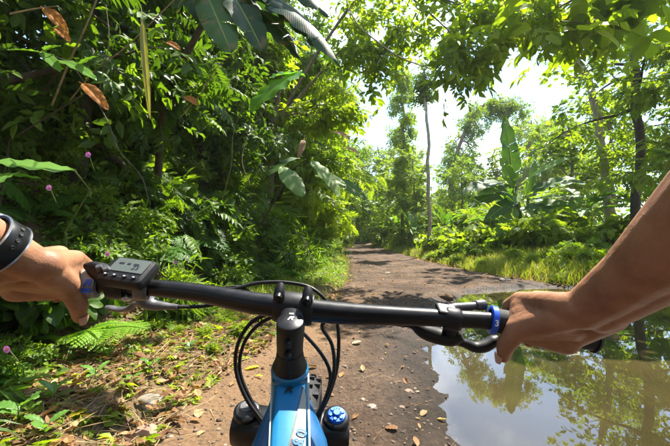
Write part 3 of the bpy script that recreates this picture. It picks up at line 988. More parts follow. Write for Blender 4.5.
# ------------------------------------------------------------------ trees
def place_tree(name, label, parts, loc, rz=0, s=1.0, group=None, bark='bark', lf='leaf_mid'):
    return place(name, label, 'tree', [('trunk', parts[0], M[bark]), ('crown', parts[1], M[lf])], loc, rz, s, group)


def own_tree(name, label, base, trunk, r0, r1, bark='bark', lf='leaf_bright', group=None, limbs=None, **kw):
    base = np.asarray(base, float)
    lm = None if limbs is None else [(np.asarray(a) - base, b_) for a, b_ in limbs]
    return place_tree(name, label, tree_parts(kw.pop('seed', 1), np.asarray(trunk) - base, r0, r1, limbs=lm, **kw), base, group=group, bark=bark, lf=lf)


# left bank trees, dense and dark, their crowns hanging over the bank
LT = [tree_parts(101, [(0, 0, -.3), (.1, 0, 2.5), (.4, .1, 5.5)], .14, .05, 15, .12, (1.2, 2.2), (-15, 45), 8, .5, 11, 'sprig', .36, .6, .3, tint=(.45, .22)),
      tree_parts(102, [(0, 0, -.3), (.2, 0, 3), (.5, -.1, 6.2)], .16, .05, 16, .12, (1.3, 2.4), (-20, 40), 8, .5, 10, 'pinn', .50, .65, .35, tint=(.45, .2)),
      tree_parts(103, [(0, 0, -.3), (.3, .1, 3.2), (.6, .1, 7)], .17, .05, 16, .15, (1.5, 2.6), (-10, 45), 8, .5, 11, 'sprig', .42, .65, .3, tint=(.5, .2))]
LTB = [(a.copy(), b_.copy()) for a, b_ in LT]
spots = [(-3.6, 2.6, 0, 1.0), (-3.4, 4.4, 1, 1.0), (-3.9, 6.2, 2, .95), (-2.9, 7.6, 0, 1.05), (-3.2, 9.6, 1, 1.15), (-2.6, 11.8, 2, 1.15), (-2.2, 14.5, 0, 1.4), (-1.3, 17.5, 1, 1.5),
         (-1.6, 21, 2, 1.6), (-1.0, 25, 0, 1.8), (-2.2, 30, 1, 1.9), (-1.6, 36, 2, 2.0), (-6, 40, 0, 2.2), (-1.5, 12.6, 1, 1.25)]
for k, (x, y, v_, s) in enumerate(spots):
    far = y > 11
    a = ['above the wrist watch', 'above the handlebar display', 'left of the hanging dark banana leaves', 'behind the hanging dark banana leaves', 'right of the dark banana leaves',
         'over the pale drooping leaf', 'fourth back from the bend', 'third back from the bend', 'overhanging the bend', 'just past the bend', 'beyond the bend', 'far beyond the bend', 'farthest beyond the bend', 'leaning out over the lane'][k]
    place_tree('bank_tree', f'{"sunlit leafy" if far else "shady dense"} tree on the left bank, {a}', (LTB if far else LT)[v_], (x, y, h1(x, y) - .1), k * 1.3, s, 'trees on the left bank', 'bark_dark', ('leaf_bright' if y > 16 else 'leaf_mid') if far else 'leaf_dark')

# tree whose limb reaches over the lane at the top
b0 = np.array([-2.2, 10.2, h1(-2.2, 10.2) - .1])
l1 = [b0 + [.5, -.4, 3.2], P(345, 5, 9), P(400, -12, 8.2), P(455, 2, 7.6), P(500, 22, 7.2)]
l2 = [b0 + [.5, -.4, 3.2], P(350, 40, 9.5), P(368, 55, 9.2), P(382, 78, 9.0)]
l3 = [P(400, -12, 8.2), P(440, 22, 7.4), P(466, 48, 7.0), P(478, 72, 6.8)]
l5 = [P(330, -15, 10), P(360, 12, 9.8), P(390, 22, 9.4), P(418, 28, 9.0)]
l4 = [P(345, -25, 9), P(420, -40, 8), P(510, -25, 7.2), P(560, 30, 6.8)]
own_tree('overhanging_tree', 'tree on the left bank stretching a leafy limb over the lane', b0, [b0, b0 + [.3, -.2, 2], b0 + [.6, -.6, 4.5]], .15, .07, 'bark', 'leaf_bright', limbs=[(l1, .05), (l2, .04), (l3, .025), (l4, .05), (l5, .03)],
         nl=3, f0=.7, L=(1.5, 2.2), nsub=16, subL=.24, per=8, tp='sprig', size=.55, flat=.75, droop=.3, jit=.12, seed=61, tint=(.5, .22))
b0 = np.array([9.4, 6.2, h1(9.4, 6.2) - .1])
l1 = [b0 + [-.2, 0, 3.4], P(690, -60, 6.6), P(610, -20, 6.9), P(550, 12, 7.1), P(518, 36, 7.2)]
l2 = [b0 + [-.2, 0, 3.4], P(660, -30, 7.5), P(600, 10, 7.8), P(560, 45, 7.9)]
own_tree('large_leaved_tree', 'tree with big rounded leaves whose branch enters from the upper right', b0, [b0, b0 + [-.1, 0, 2], b0 + [-.4, .1, 4.6]], .16, .08, 'bark', 'leaf_bright', limbs=[(l1, .05), (l2, .04)],
         nl=2, f0=.8, L=(1.2, 1.8), nsub=12, subL=.2, per=5, tp='broad', size=.75, flat=.8, droop=.3, jit=.12, seed=67, tint=(.45, .22))

# leaning trunk, right
b0 = P(612, 250, 14); b0[2] = h1(b0[0], b0[1]) - .1
own_tree('leaning_tree', 'pale straight trunk leaning left under a wide layered crown', b0, [b0, P(601, 150, 14), P(590, 92, 14), P(566, 30, 14), P(548, -30, 13.6)], .16, .10, 'bark_pale', 'leaf_bright',
         nl=13, f0=.55, L=(2.2, 4.2), elev=(-5, 35), nsub=7, subL=.4, per=6, tp='palm', size=.55, flat=.85, droop=.1, jit=.2, seed=62)
b0 = P(638, 260, 11.5); b0[2] = h1(b0[0], b0[1]) - .1
own_tree('dark_trunk_tree', 'dark upright trunk standing above the right forearm', b0, [b0, P(638, 140, 11.5), P(634, 60, 11.5), P(640, -40, 11.5)], .15, .10, 'bark_dark', 'leaf_bright',
         nl=11, f0=.40, L=(1.8, 3.6), elev=(-10, 30), nsub=6, subL=.4, per=4, tp='sprig_low', size=.55, flat=.85, droop=.12, jit=.2, seed=63)
# slender tufted tree
b0 = P(430, 245, 17); b0[2] = h1(b0[0], b0[1]) - .1
own_tree('slender_tree', 'slender bare pole-like tree with tufts of leaves near its top', b0, [b0, P(429, 170, 17), P(427, 110, 17), P(424, 70, 17)], .10, .05, 'bark_pale', 'leaf_mid',
         nl=9, f0=.74, L=(.3, .55), elev=(-20, 50), nsub=4, subL=.5, per=6, tp='sprig_low', size=.4, flat=.5, droop=.5, jit=.1, seed=64,
         limbs=[([P(424, 70, 17), P(417, 52, 17), P(405, 45, 17)], .03), ([P(424, 70, 17), P(430, 55, 17), P(440, 45, 17)], .03)])
# creeper-draped column and arch far back
b0 = P(404, 240, 26); b0[2] = h1(b0[0], b0[1]) - .1
own_tree('creeper_covered_tree', 'tall thin trunk wrapped in hanging creeper left of the tufted tree', b0, [b0, P(404, 150, 26), P(403, 60, 26)], .14, .08, 'bark', 'leaf_bright',
         nl=26, f0=.2, L=(.5, .9), elev=(-50, 20), nsub=5, subL=.6, per=8, tp='sprig_low', size=.5, flat=.4, droop=.8, jit=.2, seed=65, taper=.2)
b0 = P(448, 238, 30); b0[2] = h1(b0[0], b0[1]) - .1
own_tree('arching_creeper_tree', 'bent tree arching rightwards under a pale mat of creeper', b0, [b0, P(451, 185, 30), P(459, 143, 30), P(472, 116, 30), P(489, 102, 30), P(506, 101, 30), P(519, 110, 30)], .2, .07, 'bark', 'leaf_yellow',
         nl=30, f0=.1, L=(.4, 2.0), elev=(-75, 25), nsub=6, subL=.6, per=7, tp='sprig_low', size=.5, flat=.5, droop=.8, jit=.25, seed=66, taper=.1)

RT = [tree_parts(111, [(0, 0, -.3), (.1, 0, 3.5), (-.2, .1, 7)], .13, .04, 15, .25, (1.4, 2.4), (-5, 40), 8, .45, 6, 'sprig_low', .48, .8, .15),
      tree_parts(112, [(0, 0, -.3), (-.2, 0, 4), (.1, .1, 8)], .14, .04, 15, .3, (1.6, 2.8), (-10, 35), 8, .45, 5.5, 'pinn_low', .6, .85, .2),
      tree_parts(113, [(0, 0, -.3), (.2, .1, 3), (.1, -.1, 6)], .12, .04, 14, .2, (1.3, 2.3), (-5, 45), 8, .45, 6, 'palm', .5, .85, .15)]
RTB = [(a.copy(), b_.copy()) for a, b_ in RT]
right = [(10.5, 9.4, 1, .8, 'right of the dark trunk, above the forearm'), (13.2, 13.0, 0, 1.0, 'at the right edge of the picture'), (12.5, 18, 2, 1.1, 'behind the leaning trunk'), (16.5, 20, 1, 1.1, 'right of the leaning trunk'),
         (9.0, 24, 0, .8, 'behind the big banana plant'), (13, 27, 2, 1.0, 'back between banana plant and leaning trunk'), (18, 28, 1, 1.2, 'far behind the leaning trunk'), (6.3, 30, 2, .75, 'behind the slender tufted tree'),
         (4.8, 38, 0, .95, 'at the end of the right verge'), (9, 42, 1, .75, 'below the creeper arch'), (14, 45, 0, .9, 'far back under the open sky'), (20, 42, 2, 1.1, 'far back right of the banana leaf'), (26, 36, 0, 1.3, 'far back at the right edge'),
         (3.5, 52, 2, 1.3, 'beyond the vanishing lane'), (7.5, 60, 1, 1.2, 'far beyond the slender tree'), (15, 62, 2, 1.2, 'farthest back below the open sky'), (24, 58, 1, 1.5, 'farthest back on the right'), (-1, 58, 0, 1.6, 'straight beyond the bend'), (34, 52, 0, 1.6, 'farthest back at the right edge'),
         (5.6, 24, 1, .8, 'close behind the slender tufted tree'), (7.2, 36, 0, 1.0, 'left of the creeper arch'), (11, 34, 2, .85, 'right of the creeper arch'), (2.0, 46, 1, 1.5, 'where the lane vanishes'), (17, 36, 0, .95, 'between banana plant and leaning trunk, far back'),
         (6.5, 48, 0, 1.9, 'tall, behind the slender tree'), (11.5, 52, 1, 1.8, 'tall, behind the creeper arch'), (18, 50, 2, 2.1, 'tall, behind the banana plant'), (28, 48, 1, 2.1, 'tall, behind the leaning trunk'), (2.6, 64, 0, 2.4, 'tall, beyond the vanishing lane'), (5.2, 33, 2, 1.2, 'at the verge past the slender tree'), (40, 55, 2, 2.3, 'tall, at the far right')]
for k, (x, y, v_, s, w) in enumerate(right):
    near = y < 22
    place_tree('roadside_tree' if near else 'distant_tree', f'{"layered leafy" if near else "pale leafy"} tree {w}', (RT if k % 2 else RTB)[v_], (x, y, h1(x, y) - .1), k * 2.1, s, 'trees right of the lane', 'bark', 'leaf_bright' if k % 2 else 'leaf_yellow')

for k, (x, y, v_, s, w) in enumerate([(-3.4, -3.2, 0, 1.2, 'behind the rider on the left bank'), (3.0, -6.5, 1, 1.4, 'behind the rider across the lane'), (9.6, -3.5, 2, 1.4, 'behind the rider right of the puddle'), (9.2, 1.2, 0, 1.2, 'beside the puddle, out to the right'), (-4.0, -8, 2, 1.4, 'farther behind the rider')]):  # unseen trees of the wood, added to dim the light from behind
    place_tree('roadside_tree', f'unseen added shade tree {w}', LT[v_], (x, y, h1(x, y) - .1), k * 1.9, s, 'added shade trees behind the rider', 'bark_dark', 'leaf_dark')

# ------------------------------------------------------------------ banana plants
b0 = P(520, 252, 14); b0[2] = h1(b0[0], b0[1]) - .05
def B(x0, y0, x1, y1, w, D=14, D1=None, **k):
    return dict(p0=P(x0, y0, D), p1=P(x1, y1, D if D1 is None else D1), w=w, **k)
cam_up = (0, -.8, .6)
leafy_plant('banana_plant', 'big banana plant with one tall upright leaf on the right verge', 'banana plant', b0,
    [B(513, 186, 505, 117, .95, up=(.25, -1, .1), sag=.03, tears=3, tint=.15, fold=.15, stalk=.2, lab='tall upright dark green leaf'),
     B(515, 186, 499, 158, .55, up=(-.2, -1, .3), sag=.05, tears=2, tint=1.0, D1=13.4),
     B(511, 188, 462, 196, .9, up=(0, -.5, 1), sag=.28, tears=5, tint=.2, D1=13),
     B(509, 192, 476, 196, .42, up=(0, -.9, .6), sag=.22, tears=2, tint=.95, D1=12.8),
     B(527, 180, 570, 157, .42, up=(-.3, -.6, 1), sag=.1, tears=3, tint=.85, D1=13),
     B(532, 190, 592, 186, .8, up=(0, -.6, 1), sag=.2, tears=6, tint=.2, D1=13.6),
     B(528, 200, 600, 199, .40, up=(0, -.5, 1), sag=.12, tears=4, tint=.8, D1=12),
     B(522, 206, 546, 226, .62, up=(.1, -1, .2), sag=.08, tears=1, tint=.98, D1=12.6),
     B(517, 200, 484, 222, .6, up=(-.2, -.9, .5), sag=.2, tears=4, tint=.3, D1=13),
     B(526, 196, 535, 160, .4, up=(.2, -.8, .1), sag=.06, tears=2, tint=.7, D1=14.5),
     B(524, 205, 556, 214, .5, up=(0, -.8, .6), sag=.15, tears=4, tint=.4, D1=13),
     B(531, 196, 575, 178, .7, up=(-.2, -.6, 1), sag=.2, tears=5, tint=.6, D1=13.2),
     B(512, 196, 468, 208, .75, up=(0, -.7, .8), sag=.25, tears=5, tint=.5, D1=13.2),
     B(530, 206, 582, 212, .7, up=(0, -.7, .8), sag=.2, tears=5, tint=.7, D1=13),
     B(516, 206, 496, 236, .6, up=(-.2, -1, .3), sag=.15, tears=3, tint=.8, D1=12.8),
     B(519, 190, 514, 205, .35, up=(0, -1, .1), sag=.05, tears=1, tint=.9, D1=13.2)],
    [([b0, P(520, 220, 14), P(516, 186, 14)], [.14, .11, .06]), ([b0 + [.3, .1, 0], P(527, 225, 14), P(528, 198, 14)], [.11, .09, .05])])
for k, (x, y, s, sd, w) in enumerate([(3.9 + .9, 21, 1.0, 1, 'left of the slender tufted tree'), (6.2, 19, .9, 2, 'between the slender tree and the big banana plant'), (11.5, 12.2, 1.0, 3, 'right of the big one, above the wrist'), (4.9, 27, 1.1, 4, 'farther back by the lane bend'),
                                     (7.6, 15.0, 1.0, 5, 'just left of the big one'), (13.4, 15, 1.25, 6, 'between the two right trunks'), (9.6, 13.0, 1.1, 7, 'just right of the big one'), (5.4, 23.5, 1.3, 8, 'behind the verge grass where it meets the lane')]):
    st, lv = banana_generic(sd + 40)
    t = thing('banana_plant', f'smaller banana plant {w}', 'banana plant', (x, y, h1(x, y) - .05), k * 1.1, s, 'smaller banana plants on the right')
    link('pseudostem', st, M['stem'], t)
    for m_ in lv: link('leaf', m_, M['banana'], t)

# big leaves on the left bank
b0 = np.array([-2.75, 5.3, 0.0]); b0[2] = h1(b0[0], b0[1]) - .1
leafy_plant('banana_plant', 'banana plant with dark leaves hanging into the top of the view', 'banana plant', b0,
    [B(203, -14, 232, 54, .33, 3.3, 3.1, up=(.2, -1, .1), sag=.05, tears=2, tint=.85, fold=.1, stalk=.3, lab='grey-green hanging leaf blade'),
     B(222, -22, 264, 53, .34, 3.4, 3.2, up=(.6, -1, .1), sag=.06, tears=2, tint=.15, fold=.2, stalk=.3),
     B(252, -4, 340, 66, .36, 3.5, 3.2, up=(.7, -.4, .9), sag=.22, tears=3, tint=.3, fold=-.1, curl=.7, stalk=.3),
     B(235, -10, 318, 32, .38, 3.5, 3.3, up=(.3, -.6, 1), sag=.2, tears=2, tint=.1, fold=.1, curl=.6, stalk=.3),
     B(240, 0, 300, 58, .34, 3.6, 3.4, up=(.5, -.5, .5), sag=.16, tears=3, tint=.05, curl=.6, stalk=.3),
     B(262, -22, 332, 18, .38, 3.6, 3.4, up=(.4, -.8, .7), sag=.18, tears=3, tint=.05, curl=.5, stalk=.3),
     B(268, -2, 322, 48, .30, 3.45, 3.2, up=(.5, -.9, .4), sag=.12, tears=3, tint=.2, curl=.6, stalk=.3),
     B(228, -25, 250, 30, .36, 3.7, 3.5, up=(0, -1, .2), sag=.06, tears=3, tint=.1, stalk=.3),
     B(186, -24, 210, 30, .30, 3.6, 3.4, up=(0, -1, .3), sag=.08, tears=2, tint=.1, stalk=.3),
     B(246, -8, 282, 40, .34, 3.7, 3.5, up=(.3, -.9, .4), sag=.1, tears=2, tint=.0, stalk=.3),
     B(200, -18, 176, 12, .26, 3.3, 3.1, up=(-.4, -1, .5), sag=.1, tears=2, tint=.1, stalk=.3),
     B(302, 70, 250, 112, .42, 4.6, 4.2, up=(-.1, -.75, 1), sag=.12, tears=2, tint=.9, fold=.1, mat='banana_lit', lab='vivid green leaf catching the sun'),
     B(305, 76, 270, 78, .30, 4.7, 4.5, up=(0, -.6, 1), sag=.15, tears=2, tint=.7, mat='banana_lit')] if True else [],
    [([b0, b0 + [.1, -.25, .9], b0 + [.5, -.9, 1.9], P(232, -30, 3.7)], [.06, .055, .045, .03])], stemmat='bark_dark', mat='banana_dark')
b0 = np.array([-1.75, 7.6, 0.0]); b0[2] = h1(b0[0], b0[1]) - .02
leafy_plant('wild_ginger_plant', 'broad-leaved plant with two pale leaves drooping above the stem', 'plant', b0,
    [B(311, 160, 340, 198, .28, 6, 5.6, up=(.5, -.8, .6), sag=.12, tears=1, tint=1.0, fold=.1),
     B(281, 166, 303, 197, .33, 5.7, 5.3, up=(.3, -1, .4), sag=.08, tears=1, tint=.9, fold=.05),
     B(315, 175, 346, 186, .22, 6.4, 6.0, up=(.2, -.8, .8), sag=.15, tears=1, tint=.8),
     B(300, 158, 268, 176, .26, 6.4, 6.0, up=(-.2, -.8, .8), sag=.15, tears=2, tint=.3),
     B(330, 178, 366, 200, .30, 7.2, 6.8, up=(.2, -.8, .8), sag=.15, tears=3, tint=.5)],
    [([b0, b0 + [.1, -.3, .9], P(290, 172, 6.8), P(305, 160, 6.2)], [.018, .016, .013, .010])], stemmat='bark_dark')
b0 = np.array([-2.6, 3.35, 0.0]); b0[2] = h1(b0[0], b0[1]) - .02
leafy_plant('broad_leaved_plant', 'plant with wide smooth leaves reaching in from the left edge', 'plant', b0,
    [B(74, 170, -14, 160, .16, 2.25, 2.05, up=(0, -.6, 1), sag=.06, tears=0, tint=.85, fold=.05),
     B(40, 178, -16, 176, .10, 2.2, 2.0, up=(0, -.5, 1), sag=.08, tears=0, tint=1.0),
     B(20, 172, -5, 186, .08, 2.1, 1.9, up=(-.2, -.5, 1), sag=.1, tears=0, tint=.9)],
    [([b0, b0 + [.1, -.2, .6], P(90, 190, 2.6), P(74, 170, 2.25)], [.008, .007, .006, .005])], mat='leaf_glossy')
b0 = np.array([-3.1, 3.1, 0.0]); b0[2] = h1(b0[0], b0[1]) - .02
leafy_plant('sapling', 'thin sapling with a few sunlit leaves at the upper left', 'sapling', b0,
    [B(40, 52, 8, 50, .10, 2.6, 2.45, up=(0, -.5, 1), sag=.08, tears=0, tint=.7), B(42, 52, 60, 72, .09, 2.6, 2.5, up=(.2, -.6, 1), sag=.1, tears=0, tint=.8),
     B(58, 60, 96, 80, .11, 2.6, 2.45, up=(.1, -.6, 1), sag=.1, tears=0, tint=.95), B(44, 50, 60, 46, .07, 2.6, 2.5, up=(0, -.5, 1), sag=.1, tears=0, tint=.7),
     B(78, 66, 98, 56, .06, 2.6, 2.5, up=(0, -.5, 1), sag=.1, tears=0, tint=.6)],
    [([b0, b0 + [.2, -.1, .9], P(90, 90, 2.8), P(70, 62, 2.65), P(42, 52, 2.6)], [.008, .007, .006, .005, .003])], mat='leaf_glossy', stemmat='bark_dark')

# ------------------------------------------------------------------ the mountain bike
M['black_satin'] = plain('black_anodised', (0.005, 0.005, 0.0055), 0.36, noise=.25, nscale=90, spec=.32)
M['black_matt'] = plain('black_matt', (0.006, 0.006, 0.0065), 0.5, noise=.3, nscale=140, bump=.15, spec=.3)
M['rubber'] = plain('rubber', (0.008, 0.008, 0.0085), 0.75, noise=.4, nscale=120, bump=.3)
M['grip_grey'] = plain('grey_lock_collar', (0.22, 0.22, 0.21), 0.5, noise=.15, nscale=80)
M['steel'] = plain('steel', (0.55, 0.55, 0.55), 0.3, 1.0, noise=.1, nscale=60)
M['lever_grey'] = plain('lever_grey', (0.10, 0.10, 0.105), 0.42, .4, noise=.2, nscale=90)
M['frame_blue'] = plain('frame_blue', (0.005, 0.145, 0.32), 0.42, .1, noise=.14, nscale=35)
M['frame_blue_shaded'] = plain('frame_blue_shaded', (0.004, 0.085, 0.22), 0.42, .1, noise=.15, nscale=35, coat=.2)  # darker copy of the frame blue, shading of the down tube put in
M['decal_pale'] = plain('pale_grey_decal', (0.30, 0.32, 0.28), 0.45, noise=.06, nscale=40)
M['decal_black'] = plain('black_decal', (0.012, 0.014, 0.018), 0.4)
M['decal_white'] = plain('white_decal', (0.8, 0.8, 0.8), 0.5)
M['blue_ring'] = plain('blue_anodised', (0.02, 0.09, 0.60), 0.35, .3, noise=.1)
M['knob_blue'] = plain('blue_knob', (0.006, 0.085, 0.40), 0.45, .3)
M['screen'] = plain('lcd_screen', (0.085, 0.10, 0.085), 0.3, noise=.08, nscale=30)
M['white_print'] = plain('white_print', (0.75, 0.75, 0.75), 0.5)

CAMV = np.array([0, 0, CAMH])
head = nrm(np.array([-.052, .42, 0.0]))                 # the bike's heading
sideB = np.array([head[1], -head[0], 0.0])              # to the bike's right
S0 = P(290, 321, .385)                                  # centre of the stem's top cap
ca, sa = math.cos(math.radians(24)), math.sin(math.radians(24))
AX = head * sa - np.array([0, 0, 1]) * ca               # down the steering axis
GL, GR = P(80, 283, .40), P(510, 323, .40)              # inner ends of the grips
GLo = GL + np.array([-.128, -.030, .010]); GRo = P(594, 338, .385)
barp = np.array([GLo, GL, P(112, 285, .408), P(150, 287.5, .414), P(200, 293, .42), P(245, 301.5, .42), P(293, 308, .42), P(345, 313.5, .418), P(400, 316, .412), P(450, 318.5, .405), GR, GRo])
LAT = nrm((GR - GL) - AX * np.dot(GR - GL, AX))         # across the fork and the bar
FWD = nrm(np.cross(AX, LAT)); FWD = FWD if FWD[1] > 0 else -FWD

bike = thing('mountain_bike', 'blue and black mountain bike ridden along the lane, seen from the saddle', 'bicycle', (float(S0[0]), float(S0[1]) - .3, 0.0))
B0 = np.array(bike.location)


def part(name, mb, mat, parent=None, sharp=40, label=None, smooth=True):
    """geometry given in world coordinates; parent is the bike or a part of it (parts sit at the bike's own origin)"""
    for k in range(len(mb.v)): mb.v[k] = mb.v[k] - B0
    return link(name, mb.build(name, smooth, sharp), M[mat], parent or bike, label)


def smoothpts(pts, n=40):
    """Catmull-Rom through the points"""
    p = np.asarray(pts, float); p = np.vstack([2 * p[0] - p[1], p, 2 * p[-1] - p[-2]])
    out = []; m = len(p) - 3
    for t in np.linspace(0, m - 1e-6, n):
        k = int(t); u = t - k; a, b_, c, d = p[k:k + 4]
        out.append(.5 * (2 * b_ + (c - a) * u + (2 * a - 5 * b_ + 4 * c - d) * u * u + (3 * b_ - a - 3 * c + d) * u ** 3))
    return np.array(out)


def text(body, size, origin, right, up, mat, parent, name='lettering', shear=0.0, bold=0.0, squeeze=1.0):
    cu = bpy.data.curves.new('txt', 'FONT'); cu.body = body; cu.size = 1.0; cu.align_x = 'CENTER'; cu.align_y = 'CENTER'
    cu.shear = shear; cu.offset = bold; cu.resolution_u = 3
    o = bpy.data.objects.new('txt', cu); col.objects.link(o)
    dg = bpy.context.evaluated_depsgraph_get()
    me = bpy.data.meshes.new_from_object(o.evaluated_get(dg))
    bpy.data.objects.remove(o)
    right, up = nrm(right), nrm(up)
    for v_ in me.vertices:
        q = np.asarray(origin) + right * (v_.co.x * size * squeeze) + up * (v_.co.y * size) - B0
        v_.co = q
    me.materials.clear()
    return link(name, me, M[mat], parent)


# handlebar
mb = MB(); q = smoothpts(barp, 90); tt = np.linspace(0, 1, 90)
rad = np.interp(tt, [0, .27, .36, .455, .545, .64, .73, .82, 1], [.0100, .0100, .0110, .0132, .0142, .0132, .0110, .0100, .0100])
mb.tube(q, rad, 24)
part('handlebar', mb, 'black_satin')
BARD = nrm(P(345, 313.5, .418) - P(245, 301.5, .42)); BC = P(294, 308, .42)

# stem
mb = MB()
mb.lathe([(.0140, -.0235), (.0178, -.0235), (.0192, -.020), (.0192, .020), (.0178, .0235), (.0140, .0235)], BC, BARD, 28)
rings = []
for s_, w_, h_ in ((0, .0165, .0185), (.3, .0155, .0175), (.7, .0158, .0175), (1, .0158, .0180)):
    c = BC * (1 - s_) + (S0 + AX * .021) * s_
    a_ = np.linspace(0, 2 * np.pi, 20, endpoint=False)
    ex = np.sign(np.cos(a_)) * np.abs(np.cos(a_)) ** .6; ey = np.sign(np.sin(a_)) * np.abs(np.sin(a_)) ** .6
    rings.append(c + ex[:, None] * w_ * BARD - ey[:, None] * h_ * AX)
mb.loft(rings)
mb.lathe([(.0001, .0025), (.0138, .0025), (.0152, .0045), (.0153, .012), (.0153, .0405), (.0146, .0425), (.0001, .0425)], S0, AX, 32)
stem = part('stem', mb, 'black_matt')
upS = -AX
for s_ in (-1, 1):                                       # bolt lugs of the bar clamp
    mb = MB()
    c = BC + BARD * s_ * .0168 - FWD * .006
    mb.tube([c + upS * .008, c + upS * .020 - FWD * .002, c + upS * .0255 + FWD * .004, c + upS * .029 + FWD * .010], [.0064, .0068, .0060, .0046], 14)
    lug = part('clamp_lug', mb, 'black_matt', stem)
    mb = MB(); mb.lathe([(.0001, .003), (.0030, .003), (.0042, .0028), (.0046, 0), (.0046, -.003)], c + upS * .0215 - FWD * .0064, -FWD, 14)
    part('bolt', mb, 'steel' if s_ > 5 else 'black_satin', stem)
    mb = MB(); c2 = S0 + AX * (.017 if s_ < 0 else .033) + BARD * .0
    mb.lathe([(.0001, .0065), (.0025, .0065), (.0042, .006), (.0044, .002), (.0044, -.004)], c2 - FWD * .0150, -FWD, 14)
    part('pinch_bolt', mb, 'black_satin', stem)
mb = MB(); mb.lathe([(.0001, -.0012), (.0125, -.0010), (.0150, .0002), (.0154, .0026)], S0, AX, 36)
cap = part('top_cap', mb, 'black_satin', stem)
text('R', .0095, S0 + upS * .0018 + FWD * .0026, LAT, FWD, 'white_print', cap, shear=.3, bold=.015, squeeze=1.25)
mb = MB(); mb.box(S0 + upS * .0014 + FWD * .0108, .0026, .0014, .0006, [LAT, FWD, upS]); part('badge', mb, 'decal_pale', cap)

# spacer cone, head tube
mb = MB(); mb.lathe([(.0001, .0425), (.0152, .0427), (.0156, .0445), (.0166, .052), (.0190, .060), (.0208, .0645), (.0206, .0665)], S0, AX, 36)
part('headset_cover', mb, 'black_matt')
mb = MB(); mb.lathe([(.019, .064), (.0217, .0665), (.0224, .069), (.0222, .10), (.0235, .150), (.0235, .168), (.020, .170)], S0, AX, 36)
frame = part('frame', mb, 'frame_blue', label='blue frame with pale grey wedge and black logo')


def rr_ring(c, ex, ey, w_, h_, k=28, pw=.55):
    a_ = np.linspace(0, 2 * np.pi, k, endpoint=False)
    x_ = np.sign(np.cos(a_)) * np.abs(np.cos(a_)) ** pw; y_ = np.sign(np.sin(a_)) * np.abs(np.sin(a_)) ** pw
    return c + x_[:, None] * w_ * ex + y_[:, None] * h_ * ey


# top tube and down tube
tb0 = S0 + AX * .098; tdir = nrm(-head * .94 - np.array([0, 0, .36])); tn = nrm(np.cross(sideB, -tdir)); tn = tn if tn[2] > 0 else -tn
mb = MB()
mb.loft([rr_ring(tb0 + tdir * s_, sideB, tn, w_, h_, pw=.42) for s_, w_, h_ in ((-.005, .0188, .022), (.03, .0192, .022), (.07, .0196, .022), (.12, .0196, .020), (.22, .019, .018), (.40, .0175, .017), (.56, .016, .016))])
part('top_tube', mb, 'frame_blue', frame)
dt0 = S0 + AX * .142; bb = S0 + head * -.40; bb[2] = .345
ddir = nrm(bb - dt0); dn = nrm(np.cross(sideB, -ddir)); dn = dn if dn[2] > 0 else -dn
dl = np.linalg.norm(bb - dt0)
mb = MB()
mb.loft([rr_ring(dt0 + ddir * s_, sideB, dn, w_, h_, pw=.6) for s_, w_, h_ in ((-.030, .021, .022), (-.01, .026, .027), (.01, .034, .031), (.035, .044, .036), (.07, .050, .040), (.2, .047, .042), (.4, .040, .042), (dl, .038, .04))])
part('down_tube', mb, 'frame_blue_shaded', frame)
stt = tb0 + tdir * .55
mb = MB(); mb.tube([bb, stt, stt + (stt - bb) * .12], [.02, .0175, .0175], 16); part('seat_tube', mb, 'frame_blue', frame)
hubR = bb - head * .43; hubR[2] = .372
for s_ in (-1, 1):
    mb = MB(); o_ = sideB * s_ * .062
    mb.tube(smoothpts([bb + sideB * s_ * .03, bb - head * .15 + o_, hubR + o_ * 1.1], 10), .011, 10); part('chainstay', mb, 'frame_blue_shaded', frame)
    mb = MB(); mb.tube(smoothpts([stt - [0, 0, .06], stt - head * .12 + o_ - [0, 0, .12], hubR + o_ * 1.1], 10), .009, 10); part('seatstay', mb, 'frame_blue_shaded', frame)
sp = nrm(stt - bb)
mb = MB(); mb.tube([stt, stt + sp * .2], .0152, 16); part('seatpost', mb, 'black_satin')
mb = MB(); sc0 = stt + sp * .215; 
mb.loft([rr_ring(sc0 + head * s_ + np.array([0, 0, z_]), sideB, np.array([0, 0, 1.0]), w_, h_, pw=.8) for s_, w_, h_, z_ in ((-.14, .055, .02, .02), (-.10, .072, .024, .012), (-.03, .055, .022, .008), (.05, .026, .019, .006), (.12, .019, .016, .0), (.135, .010, .01, -.002))])
part('saddle', mb, 'black_matt')
# decals on the flat top of the top tube
tp0 = tb0 + tn * .0224


def onplane(px, py, p0, nn):
    d = P(px, py, 1.0) - CAMV
    return CAMV + d * (np.dot(p0 - CAMV, nn) / np.dot(d, nn))


def decal(name, poly, mat, lift=.0006, parent=None):
    c = np.array([onplane(x, y, tp0, tn) for x, y in poly]) + tn * lift
    mb = MB(); k = len(c); v_ = np.vstack([c, c - tn * .004]); idx = np.arange(k); nx = (idx + 1) % k
    mb.add(v_, np.stack([idx, nx, nx + k, idx + k], 1)); mb.add(c, [[0, i_, i_ + 1] for i_ in range(1, k - 1)])
    return part(name, mb, mat, parent or frame, smooth=False)


